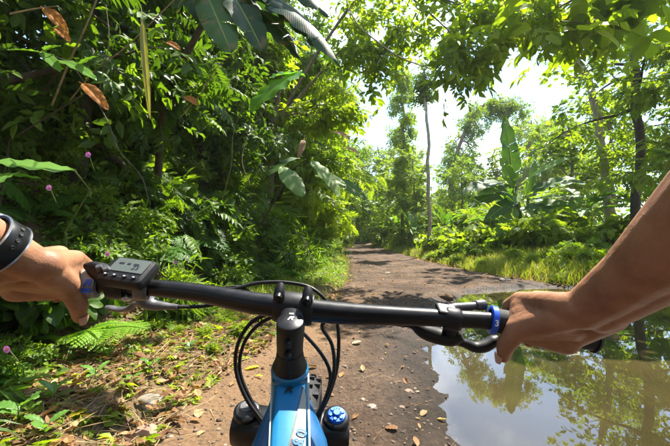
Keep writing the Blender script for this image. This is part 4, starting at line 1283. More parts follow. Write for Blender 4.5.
decal('wedge_decal', [(304, 385), (306, 400), (305.6, 446), (306, 480), (280, 480), (291, 446)], 'decal_pale', .0010)
decal('edge_stripe', [(307.6, 374), (309.2, 374), (310.5, 446), (311, 480), (309.2, 480), (308.8, 446)], 'decal_pale', .0012)
decal('edge_stripe', [(271.4, 376), (272.6, 376), (270, 446), (269, 480), (267.5, 480), (268.6, 446)], 'decal_pale', .0012)
decal('point_decal', [(291.5, 440), (297.5, 443.5), (303, 446), (303, 478), (280, 478)], 'decal_black', .0018)
rt_, up_ = sideB, -tdir
text('R', .0125, onplane(288, 391, tp0, tn) + tn * .0016, rt_, up_, 'decal_black', frame, shear=.3, bold=.02, squeeze=1.35)
text('8.0', .0150, onplane(300.5, 440, tp0, tn) + tn * .0026, nrm(-tdir * .93 + sideB * .3), nrm(-sideB * .93 - tdir * .3), 'knob_blue', frame, shear=.1, bold=.012)

# fork
fork_t = .158
mb = MB()
cr = S0 + AX * .19 + FWD * .012
mb.loft([rr_ring(cr + LAT * s_, FWD, upS, w_, h_, 18, .7) for s_, w_, h_ in ((-.078, .020, .020), (-.062, .026, .027), (-.03, .024, .024), (0, .027, .026), (.03, .024, .024), (.062, .026, .027), (.078, .020, .020))])
fork = part('fork', mb, 'black_satin')
AXL = S0 + AX * .662 + FWD * .044
for s_ in (-1, 1):
    o0 = S0 + AX * fork_t + LAT * s_ * .060 + FWD * .014
    mb = MB(); mb.lathe([(.0001, .001), (.0148, .001), (.0172, .003), (.0177, .008), (.0173, .03), (.0168, .060), (.0165, .085), (.0165, .30)], o0, AX, 28)
    leg = part('stanchion', mb, 'black_satin', fork)
    mb = MB(); lo = o0 + AX * .26; en = AXL + LAT * s_ * .062
    mb.tube([lo, lo + (en - lo) * .5, en + AX * .015], [.0245, .0225, .019], 18); part('lower_leg', mb, 'black_matt', fork)
    mb = MB()
    if s_ < 0:
        mb.lathe([(.0001, -.005), (.008, -.005), (.009, -.003), (.0115, -.0015), (.0138, .0005)], o0, AX, 22); part('air_cap', mb, 'lever_grey', fork)
        mb = MB(); mb.box(o0 + upS * .0035 + LAT * .004 + FWD * .003, .0045, .003, .002, [LAT, FWD, upS]); part('print', mb, 'decal_pale', fork)
    else:
        mb.lathe([(.0001, -.0060), (.0042, -.0060), (.0056, -.0048), (.0066, -.0028), (.0112, -.0022), (.0122, -.001), (.0126, .001)], o0, AX, 22); kn = part('compression_knob', mb, 'knob_blue', fork)
        for k in range(6):
            a_ = k * 1.0472 + .3; mb = MB(); c = o0 + upS * .0030 + (LAT * math.cos(a_) + FWD * math.sin(a_)) * .0082
            mb.lathe([(.0001, -.0010), (.0020, -.0010), (.0027, .0006), (.0029, .004)], c, AX, 12); part('knob_lobe', mb, 'knob_blue', kn)


# wheels
def wheel(c, axle, name='wheel'):
    axle = nrm(axle); e1 = nrm(np.cross(axle, [0, 0, 1.0])); e2 = np.cross(e1, axle)
    R_ = .345
    def ring(rad_, prof, n=64):
        a_ = np.linspace(0, 2 * np.pi, n, endpoint=False); mb = MB(); k = len(prof)
        v_ = np.array([[c + (rad_ + pr_) * (math.cos(t) * e1 + math.sin(t) * e2) + axle * z_ for pr_, z_ in prof] for t in a_]).reshape(-1, 3)
        i = np.arange(n)[:, None] * k; i2 = (np.arange(n)[:, None] + 1) % n * k; j = np.arange(k)[None]; j2 = (j + 1) % k
        mb.add(v_, np.stack([i + j, i + j2, i2 + j2, i2 + j], -1).reshape(-1, 4)); return mb
    an = np.linspace(0, 2 * np.pi, 14, endpoint=False)
    ty = ring(R_, [(.028 * math.cos(t), .029 * math.sin(t)) for t in an])
    w_ = part(name, MB().lathe([(.0001, -.05), (.012, -.05), (.016, -.03), (.014, 0), (.016, .03), (.012, .05), (.0001, .05)], c, axle, 18), 'black_satin')
    tyre = part('tyre', ty, 'rubber', w_)
    kn = MB()
    for k in range(84):
        a_ = 2 * np.pi * k / 84; er = math.cos(a_) * e1 + math.sin(a_) * e2; et = -math.sin(a_) * e1 + math.cos(a_) * e2
        for z_, dr_ in ((-.021, .019), (-.007, .0265), (.007, .0265), (.021, .019)):
            if (k + (abs(z_) > .01)) % 2: continue
            kn.box(c + er * (R_ + dr_ + .002) + axle * z_, .0055, .0058, .0042, [et, axle, er])
    o = part('tread_knobs', kn, 'rubber', w_, smooth=False); o['kind'] = 'stuff'
    part('rim', ring(R_ - .030, [(.004, -.014), (.004, .014), (-.012, .012), (-.016, 0), (-.012, -.012)]), 'black_satin', w_)
    mb = MB()
    for k in range(28):
        a_ = 2 * np.pi * k / 28; er = math.cos(a_) * e1 + math.sin(a_) * e2; b_ = a_ + (.5 if k % 2 else -.5); eh = math.cos(b_) * e1 + math.sin(b_) * e2
        mb.tube([c + eh * .016 + axle * (.028 if k % 4 < 2 else -.028), c + er * (R_ - .04)], .001, 4, caps=False)
    part('spokes', mb, 'steel', w_)
    return w_


wheel(AXL, LAT)
wheel(hubR, sideB)
mb = MB(); mb.lathe([(.02, -.035), (.05, -.034), (.055, -.03), (.055, .03), (.05, .034), (.02, .035)], bb, sideB, 24); part('drive_unit', mb, 'black_matt')
mb = MB(); mb.lathe([(.02, .048), (.085, .047), (.087, .050), (.085, .053), (.02, .052)], bb, sideB, 36); part('chainring', mb, 'black_satin')
for s_ in (-1, 1):
    e_ = bb + sideB * s_ * .075 + head * s_ * .165
    mb = MB(); mb.tube([bb + sideB * s_ * .06, e_], [.014, .011], 10); part('crank_arm', mb, 'black_satin')
    mb = MB(); mb.box(e_ + sideB * s_ * .06, .05, .05, .009, [sideB, head, [0, 0, 1]], .004); part('pedal', mb, 'black_matt')

# grips
for nm, a_, b_ in (('l', GL, GLo), ('r', GR, GRo)):
    d = nrm(b_ - a_); L_ = np.linalg.norm(b_ - a_)
    pr = [(.0113, .0), (.0150, .0005)]
    for k in range(14): s_ = .004 + (L_ - .008) * k / 13; pr += [(.0148, s_), (.0140, s_ + .003)]
    pr += [(.0165, L_ - .001), (.0150, L_ + .002), (.0001, L_ + .002)]
    part('grip', MB().lathe(pr, a_, d, 24), 'rubber')
dL = nrm(GL - GLo); dR = nrm(GR - GRo)
mb = MB(); mb.lathe([(.0113, -.004), (.0162, -.004), (.0172, -.002), (.0175, .012), (.0165, .020), (.0113, .021)], GL, dL, 28); lc = part('lock_collar', mb, 'grip_grey', label='grey lock collar with blue logo')
dq = nrm(CAMV - GL); upq = nrm(np.array([0, 0, 1.0]) - dL * dL[2]); nq = nrm(np.cross(dL, upq)); nq = nq if nq[1] < 0 else -nq
text('R', .0115, GL + dL * .0145 + nq * .0182 + upq * .003, dL, upq, 'blue_ring', lc, shear=.3, bold=.03, squeeze=1.2)
for k in range(2):
    mb = MB(); mb.box(GL + dL * .0145 + nq * .0178 - upq * (.0040 + .0030 * k), .0050, .0010, .0006, [dL, upq, nq]); part('logo_bar', mb, 'blue_ring', lc)
mb = MB(); mb.lathe([(.0113, -.006), (.0170, -.006), (.0176, -.004), (.0176, .0015), (.0113, .0015)], GR, dR, 28); part('lock_collar', mb, 'rubber')
mb = MB(); mb.lathe([(.0113, .0155), (.0158, .0157), (.0165, .0163), (.0165, .0218), (.0158, .0224), (.0113, .0226)], GR, dR, 32); ring_ = part('lock_ring', mb, 'blue_ring', label='blue lock ring with white mark')
mb = MB(); mb.lathe([(.0113, .0015), (.0140, .0017), (.0140, .0154), (.0113, .0156)], GR, dR, 24); part('grip_neck', mb, 'rubber')
nR = nrm(np.array([0, -1.0, .15]) - dR * np.dot([0, -1.0, .15], dR)); uR = nrm(np.cross(nR, -dR)); uR = uR if uR[2] > 0 else -uR
text('3', .0095, GR + dR * .0190 + nR * .0168 - uR * .003, -dR, uR, 'white_print', ring_, bold=.02)

# display on the left
dc = P(128, 271, .394); rx_ = nrm(np.array([1.0, -.10, -.12])); nz = nrm(np.array([-.02, -.62, .80]) - rx_ * np.dot([-.02, -.62, .80], rx_)); ry_ = np.cross(nz, rx_)
mb = MB(); mb.box(dc - nz * .004, .0275, .0195, .0080, [rx_, ry_, nz], .005); disp = part('display', mb, 'black_matt', label='black bar display with grey screen')
mb = MB(); mb.box(dc + nz * .0042 + ry_ * .0045 + rx_ * .001, .0205, .0105, .0006, [rx_, ry_, nz], .0004); scr = part('screen', mb, 'screen', disp)
for k, (u_, w_) in enumerate(((-.010, .006), (-.001, .004), (.008, .006))):
    mb = MB(); mb.box(dc + nz * .0050 + ry_ * .0065 + rx_ * u_, w_ * .5, .0012, .0002, [rx_, ry_, nz]); part('readout', mb, 'decal_black', scr)
text('25', .009, dc + nz * .0052 + ry_ * .0015 + rx_ * .010, rx_, ry_, 'decal_black', scr, name='readout')
for u_ in (-.017, -.006, .006, .017):
    mb = MB(); mb.lathe([(.0001, -.0015), (.0022, -.0015), (.003, 0), (.003, .003)], dc + nz * .004 - ry_ * .0125 + rx_ * u_, -nz, 12); bt = part('button', mb, 'black_satin', disp)
    mb = MB(); mb.box(dc + nz * .0057 - ry_ * .0125 + rx_ * u_, .0012, .0006, .0002, [rx_, ry_, nz]); part('button_mark', mb, 'white_print', bt)
mb = MB(); mb.tube([dc - nz * .008 - rx_ * .012, P(118, 285, .406)], [.012, .014], 14); mb.lathe([(.0113, -.009), (.0160, -.009), (.0165, 0), (.0160, .009), (.0113, .009)], P(118, 285.5, .409), dL, 22); part('display_mount', mb, 'black_matt', disp)
mb = MB(); mb.loft([rr_ring(P(x_, y_, .398), np.array([0, 0, 1.0]), np.array([0, -1.0, .2]), h_, .011, 16, .7) for x_, y_, h_ in ((90, 267, .004), (95, 270, .010), (104, 275, .014), (113, 278, .013), (118, 279, .009))]); part('remote', mb, 'black_matt', disp)
for u_, v_ in ((99, 267), (106, 269)):
    mb = MB(); mb.lathe([(.0001, -.002), (.003, -.002), (.0038, 0), (.0038, .004)], P(u_, v_, .387), np.array([0, .6, -.8]), 12); part('button', mb, 'lever_grey', disp)

# brake levers
mb = MB(); mb.lathe([(.0113, -.007), (.0155, -.007), (.0162, -.004), (.0162, .004), (.0155, .007), (.0113, .007)], P(143, 287, .413), dL, 22)
mb.tube(smoothpts([P(143, 290, .428), P(144, 298, .432), P(152, 304, .434), P(165, 306, .434), P(178, 307, .434)], 14), [.010, .011, .0115, .012, .012, .0115, .0105, .009, .008, .007, .006, .005, .0045, .004], 14, squash=.75)
lv = part('brake_lever', mb, 'lever_grey')
mb = MB(); mb.tube(smoothpts([P(150, 305, .434), P(138, 303, .440), P(130, 308, .443), P(120, 309.5, .444), P(106, 307, .442)], 20), np.interp(np.linspace(0, 1, 20), [0, .3, .6, .9, 1], [.007, .0065, .0062, .0068, .004]), 12, squash=.55); part('lever_blade', mb, 'lever_grey', lv)
mb = MB(); mb.lathe([(.0001, -.002), (.0020, -.002), (.0022, .0005), (.0045, .0005), (.0050, .002), (.0050, .010)], P(123.5, 297.5, .404), np.array([.1, 1, -.1]), 16); part('clamp_bolt', mb, 'steel', lv)
mb = MB(); mb.tube([P(120, 289, .414), P(123.5, 297.5, .414)], [.008, .006], 12); part('shifter_clamp', mb, 'black_matt', lv)

mb = MB(); mb.lathe([(.0113, -.010), (.0128, -.008), (.0136, -.006), (.0136, .006), (.0128, .008), (.0113, .010)], P(452, 319, .405), dR, 22)
mb.tube(smoothpts([P(408, 325.5, .425), P(416, 327, .425), P(424, 331, .426), P(438, 336, .426), P(452, 338, .424), P(462, 335, .42)], 20), np.interp(np.linspace(0, 1, 20), [0, .12, .2, .45, .8, 1], [.003, .0045, .009, .0125, .0125, .009]), 14, squash=.8)
mb.tube([P(452, 321, .412), P(450, 334, .423)], [.009, .010], 12)
lv = part('brake_lever', mb, 'black_matt')
mb = MB(); mb.tube(smoothpts([P(452, 340, .425), P(464, 343, .428), P(474, 347, .430), P(484, 346, .430), P(493, 341, .430), P(498, 337, .430)], 20), np.interp(np.linspace(0, 1, 20), [0, .3, .6, .85, 1], [.006, .0075, .0098, .0085, .004]), 14, squash=.8); part('lever_blade', mb, 'black_matt', lv)
mb = MB(); mb.lathe([(.0001, -.001), (.0022, -.001), (.0024, .001), (.0042, .001), (.0046, .003), (.0046, .012)], P(462.5, 330.5, .400), np.array([-.1, 1, -.1]), 16); part('clamp_bolt', mb, 'steel', lv)
mb = MB(); mb.tube([P(446, 309.5, .415), P(456, 307.5, .417), P(470, 306.5, .42), P(478, 305.5, .42)], [.0055, .0055, .0052, .0045], 14)
mb.lathe([(.0001, -.004), (.0058, -.004), (.0066, -.002), (.0066, .006), (.0058, .008), (.0001, .008)], P(479, 305.3, .42), nrm(P(479, 305.3, .42) - P(456, 307.5, .417)), 16); part('barrel_adjuster', mb, 'lever_grey', lv)
mb = MB(); mb.box(P(447, 311, .405), .012, .010, .004, [dR, FWD, upS], .0025); part('clamp_top', mb, 'black_satin', lv)

# cables
for pts, r_ in (([(178, 307, .434), (205, 306, .45), (240, 300, .46), (262, 305, .465), (300, 330, .47), (330, 372, .47), (318, 418, .48)], .0025),
                ([(160, 289, .44), (205, 289.5, .452), (232, 289, .458), (258, 283, .47), (290, 283, .475), (316, 291, .47), (336, 318, .468), (338, 360, .462), (329, 395, .455), (316, 420, .45)], .0025),
                ([(212, 290, .455), (222, 288.5, .46), (238, 287, .465), (252, 294, .462), (263, 306, .45)], .0022),
                ([(276, 311, .448), (252, 322, .455), (238, 344, .458), (236, 370, .458), (246, 398, .452), (264, 424, .445)], .0027),
                ([(280, 313, .452), (257, 326, .462), (243, 346, .466), (240, 372, .466), (252, 402, .46), (268, 428, .455)], .0025),
                ([(408, 325.5, .425), (385, 323, .43), (360, 320, .44), (335, 318, .45), (322, 326, .452), (332, 345, .456), (334, 372, .452), (325, 400, .447), (312, 424, .445)], .0026)):
    mb = MB(); mb.tube(smoothpts([P(*q_) for q_ in pts], 44), r_, 8); part('cable', mb, 'black_matt')

# ------------------------------------------------------------------ the rider
def skinmat():
    m, N, L, b = nodes('skin')
    tc = N.new('ShaderNodeTexCoord')
    n = N.new('ShaderNodeTexNoise'); n.inputs['Scale'].default_value = 28; n.inputs['Detail'].default_value = 6; n.inputs['Roughness'].default_value = .6
    n2 = N.new('ShaderNodeTexVoronoi'); n2.inputs['Scale'].default_value = 620
    n3 = N.new('ShaderNodeTexNoise'); n3.inputs['Scale'].default_value = 140; n3.inputs['Detail'].default_value = 4
    for q in (n, n2, n3): L.new(tc.outputs['Object'], q.inputs['Vector'])
    r = ramp(N, [(.28, (.19, .083, .042)), (.5, (.295, .14, .072)), (.72, (.37, .185, .10))])
    L.new(n.outputs['Fac'], r.inputs['Fac']); L.new(r.outputs['Color'], b.inputs['Base Color'])
    b.inputs['Roughness'].default_value = .56
    b.inputs['Specular IOR Level'].default_value = .28
    b.inputs['Subsurface Weight'].default_value = .12
    b.inputs['Subsurface Radius'].default_value = (.008, .003, .0015)
    b.inputs['Subsurface Scale'].default_value = 1.0
    ad = N.new('ShaderNodeMath'); ad.operation = 'MULTIPLY_ADD'; ad.inputs[1].default_value = .5
    L.new(n2.outputs['Distance'], ad.inputs[0]); L.new(n3.outputs['Fac'], ad.inputs[2])
    bp = N.new('ShaderNodeBump'); bp.inputs['Strength'].default_value = .2; bp.inputs['Distance'].default_value = .0010
    L.new(ad.outputs[0], bp.inputs['Height'])
    n4 = N.new('ShaderNodeTexNoise'); n4.inputs['Scale'].default_value = 38; n4.inputs['Detail'].default_value = 3; n4.inputs['Distortion'].default_value = 1.2
    L.new(tc.outputs['Object'], n4.inputs['Vector'])
    b2 = N.new('ShaderNodeBump'); b2.inputs['Strength'].default_value = .35; b2.inputs['Distance'].default_value = .004
    L.new(n4.outputs['Fac'], b2.inputs['Height']); L.new(bp.outputs['Normal'], b2.inputs['Normal']); L.new(b2.outputs['Normal'], b.inputs['Normal'])
    return m


M['skin'] = skinmat()
M['nail'] = plain('nail', (.50, .30, .22), .3)
M['shirt'] = plain('shirt_cloth', (.05, .06, .075), .85, noise=.3, nscale=60, bump=.3)
M['shorts'] = plain('shorts_cloth', (.03, .03, .035), .85, noise=.3, nscale=60, bump=.3)
M['shoe'] = plain('shoe', (.06, .06, .06), .7, noise=.3)
M['hair'] = plain('hair', (.015, .011, .009), .6, noise=.4, nscale=120, bump=.4)


def capsule(mb, a, b_, ra, rb, n=16, squash=None, upv=None):
    """closed tapered limb segment with round ends"""
    a, b_ = np.asarray(a, float), np.asarray(b_, float); d = nrm(b_ - a); L_ = np.linalg.norm(b_ - a)
    th = np.linspace(-np.pi / 2, 0, 6)[:-1]
    prof = [(max(ra * math.cos(t), 1e-4), ra * math.sin(t)) for t in th] + [(ra, 0)]
    prof += [(rb, L_)] + [(max(rb * math.cos(t), 1e-4), L_ + rb * math.sin(t)) for t in np.linspace(0, np.pi / 2, 6)[1:]]
    ref = np.asarray(upv, float) if upv is not None else (np.array([0, 0, 1.0]) if abs(d[2]) < .9 else np.array([1.0, 0, 0]))
    X = nrm(np.cross(d, ref)); Z = np.cross(X, d); s_ = 1.0 if squash is None else squash
    an = np.linspace(0, 2 * np.pi, n, endpoint=False)
    rows = [a + d * h_ + r_ * (np.cos(an)[:, None] * X + s_ * np.sin(an)[:, None] * Z) for r_, h_ in prof]
    mb.loft(rows)


def fuse(mb, voxel, smooth=6, name='body'):
    me = mb.build(name)
    import bmesh
    bm = bmesh.new(); bm.from_mesh(me); bmesh.ops.remove_doubles(bm, verts=bm.verts, dist=1e-6); bmesh.ops.recalc_face_normals(bm, faces=bm.faces); bm.to_mesh(me); bm.free()
    o = bpy.data.objects.new('tmp', me); col.objects.link(o)
    r_ = o.modifiers.new('r', 'REMESH'); r_.mode = 'VOXEL'; r_.voxel_size = voxel
    s_ = o.modifiers.new('s', 'SMOOTH'); s_.factor = .5; s_.iterations = smooth
    dg = bpy.context.evaluated_depsgraph_get()
    out = bpy.data.meshes.new_from_object(o.evaluated_get(dg))
    bpy.data.objects.remove(o)
    out.polygons.foreach_set('use_smooth', np.full(len(out.polygons), True))
    return out


_capsule = capsule


def hand(mb_, Gi, Go, wrist, side, k_=.87):
    ea = nrm(Go - Gi); f = np.array([0, 1.0, 0]); f = nrm(f - ea * np.dot(f, ea)); u = nrm(np.cross(ea, f)); u = u if u[2] > 0 else -u
    X = lambda a_, f_, u_: Gi + ea * a_ * .95 + f * f_ * .9 + u * u_ * .90
    capsule = lambda m_, p_, q_, r1, r2: _capsule(mb_, p_, q_, r1 * k_, r2 * k_)
    mb = mb_
    mcp = [X(.010, .006, .0305), X(.031, .012, .0345), X(.051, .010, .0325), X(.068, .003, .027)]
    pip = [X(.008, .036, .017), X(.030, .042, .018), X(.050, .040, .016), X(.067, .032, .012)]
    dip = [X(.008, .031, -.010), X(.030, .036, -.010), X(.050, .034, -.010), X(.066, .027, -.010)]
    tip = [X(.009, .014, -.0215), X(.030, .016, -.022), X(.049, .015, -.0215), X(.064, .012, -.020)]
    rr = [(.0118, .0100, .0088, .0080), (.0122, .0102, .0090, .0082), (.0116, .0096, .0085, .0078), (.0104, .0085, .0076, .0070)]
    wa = nrm(np.cross(nrm(X(.04, 0, .02) - wrist), u)); wa = wa if np.dot(wa, ea) > 0 else -wa
    for k in range(4):
        w0 = wrist + wa * (-.017 + .0115 * k)
        capsule(mb, w0, mcp[k], .0165, rr[k][0])
        capsule(mb, mcp[k], pip[k], rr[k][0] * .98, rr[k][1]); capsule(mb, pip[k], dip[k], rr[k][1], rr[k][2]); capsule(mb, dip[k], tip[k], rr[k][2], rr[k][3])
        if k < 3: capsule(mb, (mcp[k] + mcp[k + 1]) / 2 - u * .003, (w0 + mcp[k]) / 2, .0095, .013)
    # web from index knuckle to thumb, ball of the thumb, thumb under the bar
    t0 = wrist + wa * -.016 + f * .012 - u * .010
    t1 = X(.003, -.019, -.002); t2 = X(-.004, -.009, -.026); t3 = X(-.002, .003, -.044)
    capsule(mb, t0, t1, .0165, .0145); capsule(mb, t1, t2, .0138, .0118); capsule(mb, t2, t3, .0116, .0088)
    capsule(mb, t1, mcp[0], .0125, .0115); capsule(mb, (t0 + t1) / 2, (mcp[0] + wrist) / 2, .014, .014)
    m0 = (mcp[0] + wrist) / 2
    for q_ in (.25, .5, .75):                                   # muscle between thumb and forefinger
        capsule(mb, mcp[0] * (1 - q_) + t1 * q_ - f * .004, (m0 * (1 - q_) + t0 * q_) * .6 + .4 * (mcp[0] * (1 - q_) + t1 * q_), .0125, .0150)
        capsule(mb, m0 * (1 - q_) + t0 * q_, wrist, .0150, .0160)
    capsule(mb, X(.016, -.018, -.004), X(.055, -.020, -.008), .0155, .0150)                # palm heel against the grip
    capsule(mb, wrist + wa * .016 - u * .004, X(.062, -.016, .0), .0165, .0150)
    for q_ in (.2, .5, .8): capsule(mb, t0 * (1 - q_) + t1 * q_ - u * .001, wrist * (.55 - .25 * q_) + X(.05, -.018, -.003) * (.45 + .25 * q_), .0150, .0150)
    return dict(ea=ea, f=f, u=u, t2=t2, t3=t3, wa=wa)


def arm(mb, wrist, elbow, shoulder, wa, k_=1.0):
    d = nrm(elbow - wrist)
    # forearm, flat at the wrist and round below the elbow
    for s_, o_ in ((-1, -.0085), (1, .0085)):
        capsule(mb, wrist + wa * o_ - d * .004, wrist + d * .075 + wa * o_ * .9, .0172 * k_, .0235 * k_)
        capsule(mb, wrist + d * .07 + wa * o_, wrist + d * .16 + wa * o_ * 1.4, .0240 * k_, .0350 * k_ ** 2)
    L_ = np.linalg.norm(elbow - wrist)
    capsule(mb, wrist + d * .14, wrist + d * (L_ - .04), .038 * k_ ** 2, .0425 * k_ ** 2); capsule(mb, wrist + d * (L_ - .05), elbow, .0395, .036)
    capsule(mb, elbow, shoulder * .5 + elbow * .5, .038, .047); capsule(mb, shoulder * .5 + elbow * .5, shoulder, .047, .055)


R3 = lambda x_, y_, z_: CAMV + np.array([x_, y_, z_])
WR = P(594, 310, .325); ELR = R3(.292, .105, .122); SHR = R3(.20, -.17, .22)
WL = P(22, 264, .312); ELL = R3(-.350, .085, .125); SHL = R3(-.20, -.17, .22)
arms = MB()
hR = hand(arms, GR, GRo, WR, 1); hL = hand(arms, GL, GLo, WL, -1)
arm(arms, WR, ELR, SHR, hR['wa'], 1.06); arm(arms, WL, ELL, SHL, hL['wa'], .92)
armmesh = fuse(arms, .0019, 7, 'person')
# trunk, head and legs (behind the camera)
tr = MB()
hip = R3(-.05, -.66, -.08); chest = R3(-.02, -.30, .14)
for s_ in (-1, 1):
    o_ = np.array([s_ * .075, 0, 0])
    capsule(tr, hip + o_, chest + o_, .115, .11); capsule(tr, chest + o_, R3(s_ * .165, -.19, .215), .10, .068)
    hp, kn, an = hip + np.array([s_ * .09, .02, -.03]), R3(s_ * .15 - .03, -.22 + s_ * .03, -.36 + s_ * .04), R3(s_ * .13 - .03, -.26 + s_ * .16, -.74)
    capsule(tr, hp, kn, .085, .058); capsule(tr, kn, (kn + an) / 2 + [0, -.02, 0], .056, .056); capsule(tr, (kn + an) / 2 + [0, -.02, 0], an, .055, .038)
    capsule(tr, an, an + [0, .02, -.05], .038, .036)
nk = R3(-.005, -.20, .27); hd = R3(0, -.13, .42)
capsule(tr, nk - [0, .04, .06], hd - [0, .03, .06], .062, .056)
capsule(tr, hd + [0, -.03, .03], hd + [0, .0, -.04], .092, .070); capsule(tr, hd + [0, .03, -.05], hd + [0, .045, -.085], .052, .040)
capsule(tr, hd + [0, .075, .0], hd + [0, .098, -.035], .010, .015); capsule(tr, hd + [-.022, .072, -.072], hd + [.022, .072, -.072], .010, .010)
for s_ in (-1, 1): capsule(tr, hd + [s_ * .078, -.015, .012], hd + [s_ * .075, -.012, -.03], .013, .010); capsule(tr, hd + [s_ * .03, .068, .005], hd + [s_ * .034, .066, .004], .014, .013)
bodymesh = fuse(tr, .007, 4, 'trunk')
import bmesh
bm = bmesh.new(); bm.from_mesh(armmesh); bm.from_mesh(bodymesh)
pm = bpy.data.meshes.new('person'); 
person_loc = np.array([float(hip[0]), float(hip[1]), 0.0])
for v_ in bm.verts: v_.co = v_.co - Vector(person_loc)
bm.to_mesh(pm); bm.free()
pm.polygons.foreach_set('use_smooth', np.full(len(pm.polygons), True))
person = link('person', pm, M['skin'], label='cyclist whose bare tanned hands and forearms reach in to hold the handlebar', cat='person', loc=tuple(person_loc))


def worn(name, mb, mat, vox=.008, sm=5):
    me = fuse(mb, vox, sm, name)
    me.materials.clear()
    for v_ in me.vertices: v_.co = v_.co - Vector(person_loc)
    return link(name, me, M[mat], person)


mb = MB()
for s_ in (-1, 1):
    o_ = np.array([s_ * .077, 0, 0]); sh_ = SHR if s_ > 0 else SHL; el_ = ELR if s_ > 0 else ELL
    capsule(mb, hip + o_ + [0, .02, .03], chest + o_, .125, .122); capsule(mb, chest + o_, R3(s_ * .165, -.195, .215), .112, .080)
    capsule(mb, sh_, sh_ * .55 + el_ * .45, .074, .066)
capsule(mb, chest, R3(0, -.22, .22), .11, .085)
worn('shirt', mb, 'shirt')
mb = MB()
for s_ in (-1, 1):
    hp, kn = hip + np.array([s_ * .09, .02, -.03]), R3(s_ * .15 - .03, -.22 + s_ * .03, -.36 + s_ * .04)
    capsule(mb, hip + [s_ * .07, 0, 0], hp, .125, .11); capsule(mb, hp, hp * .3 + kn * .7, .105, .086)
worn('shorts', mb, 'shorts')
for s_ in (-1, 1):
    an = R3(s_ * .13 - .03, -.26 + s_ * .16, -.74); mb = MB()
    capsule(mb, an + [0, -.03, -.045], an + [0, .06, -.06], .044, .040); capsule(mb, an + [0, .06, -.062], an + [0, .16, -.068], .044, .034); capsule(mb, an + [0, -.01, -.01], an + [0, 0, -.05], .044, .045)
    worn('shoe', mb, 'shoe')
mb = MB(); capsule(mb, hd + [0, -.04, .045], hd + [0, .005, .05], .098, .085); capsule(mb, hd + [0, -.06, .0], hd + [0, -.07, -.05], .075, .055); worn('hair', mb, 'hair')
for s_ in (-1, 1):
    mb = MB(); capsule(mb, hd + [s_ * .031, .078, .004], hd + [s_ * .033, .0775, .004], .0075, .0075); worn('eye', mb, 'decal_white', .002, 2)
# thumb nails
for h_ in (hR, hL):
    d = nrm(h_['t3'] - h_['t2']); nn = nrm(-h_['ea'] * .8 - h_['f'] * .5); nn = nrm(nn - d * np.dot(nn, d)); mb = MB(); sx = np.cross(d, nn)
    g = []
    for a_ in np.linspace(-.007, .007, 6):
        row = []
        for b2 in np.linspace(-1, 1, 7): row.append(h_['t3'] + d * (a_ + .001) + sx * b2 * .0062 * (1 - (max(0, a_) / .011) ** 2) + nn * (.0093 - b2 * b2 * .0022 - max(0, a_) * .12) - person_loc)
        g.append(row)
    g = np.array(g).reshape(-1, 3); i = np.arange(5)[:, None] * 7; j = np.arange(6)[None]
    mb.add(g, np.stack([i + j, i + j + 1, i + 7 + j + 1, i + 7 + j], -1).reshape(-1, 4)); link('nail', mb.build('nail'), M['nail'], person)

# ------------------------------------------------------------------ watch
d = nrm(ELL - WL); wc = WL + d * .030
WAs = nrm(hL['wa'] - d * np.dot(hL['wa'], d))
wat = thing('wrist_watch', 'black strapped watch worn on the left wrist', 'watch', wc)


def wring(name, rx, rz, hw, th, mat, c, n=48, parent=None):
    wa = WAs; wn_ = nrm(np.cross(d, wa)); mb = MB(); rows = []
    for t in np.linspace(0, 2 * np.pi, n, endpoint=False):
        o_ = wa * math.cos(t); p_ = wn_ * math.sin(t)
        pr = []
        for e_, a_ in ((0, -hw), (th * .7, -hw), (th, -hw * .85), (th, hw * .85), (th * .7, hw), (0, hw)):
            pr.append(c - wc + wa * math.cos(t) * (rx + e_) + wn_ * math.sin(t) * (rz + e_) + d * a_)
        rows.append(pr)
    V = np.array(rows); k = V.shape[1]; i = np.arange(n)[:, None] * k; i2 = (np.arange(n)[:, None] + 1) % n * k; j = np.arange(k)[None]; j2 = (j + 1) % k
    mb.add(V.reshape(-1, 3), np.stack([i + j, i + j2, i2 + j2, i2 + j], -1).reshape(-1, 4))
    return link(name, mb.build(name, True, 40), M[mat], parent or wat)


strap = wring('strap', .0280, .0232, .0090, .0024, 'black_satin', wc)
wring('strap_edge', .0298, .0250, .0008, .0010, 'steel', wc + d * .0088, parent=strap)
wring('strap_edge', .0298, .0250, .0008, .0010, 'steel', wc - d * .0088, parent=strap)
wn_ = nrm(np.cross(d, WAs)); wn_ = wn_ if wn_[2] > 0 else -wn_
mb = MB(); mb.lathe([(.0001, .008), (.014, .008), (.0165, .0065), (.0175, .004), (.0175, -.002)], wn_ * .0240 + WAs * .006, wn_, 32); cs = link('case', mb.build('case', True, 40), M['black_satin'], wat)
mb = MB(); mb.lathe([(.0001, .0085), (.0135, .0085), (.0140, .0080)], wn_ * .0240 + WAs * .006, wn_, 32); link('dial', mb.build('dial', True, 40), M['decal_black'], cs)
for k in range(4):
    t = math.radians(150 + 14 * k) ; wn2 = nrm(np.cross(d, WAs)); er = WAs * math.cos(t) + wn2 * math.sin(t)
    mb = MB(); mb.lathe([(.0001, .0004), (.0011, .0004), (.0016, .0007), (.0018, 0)], WAs * math.cos(t) * .0306 + wn2 * math.sin(t) * .0258, nrm(er), 10); link('strap_hole', mb.build('strap_hole'), M['rubber'], strap)

# ------------------------------------------------------------------ litter, straw, stones on the ground
def G(px, py):
    """ground point under a pixel"""
    d = P(px, py, 1.0) - CAMV; t = .3
    t = .3 * 1.01 ** np.arange(480); q = CAMV + d * t[:, None]
    return q[int(np.argmax(q[:, 2] <= zg(q[:, 0], q[:, 1])))]


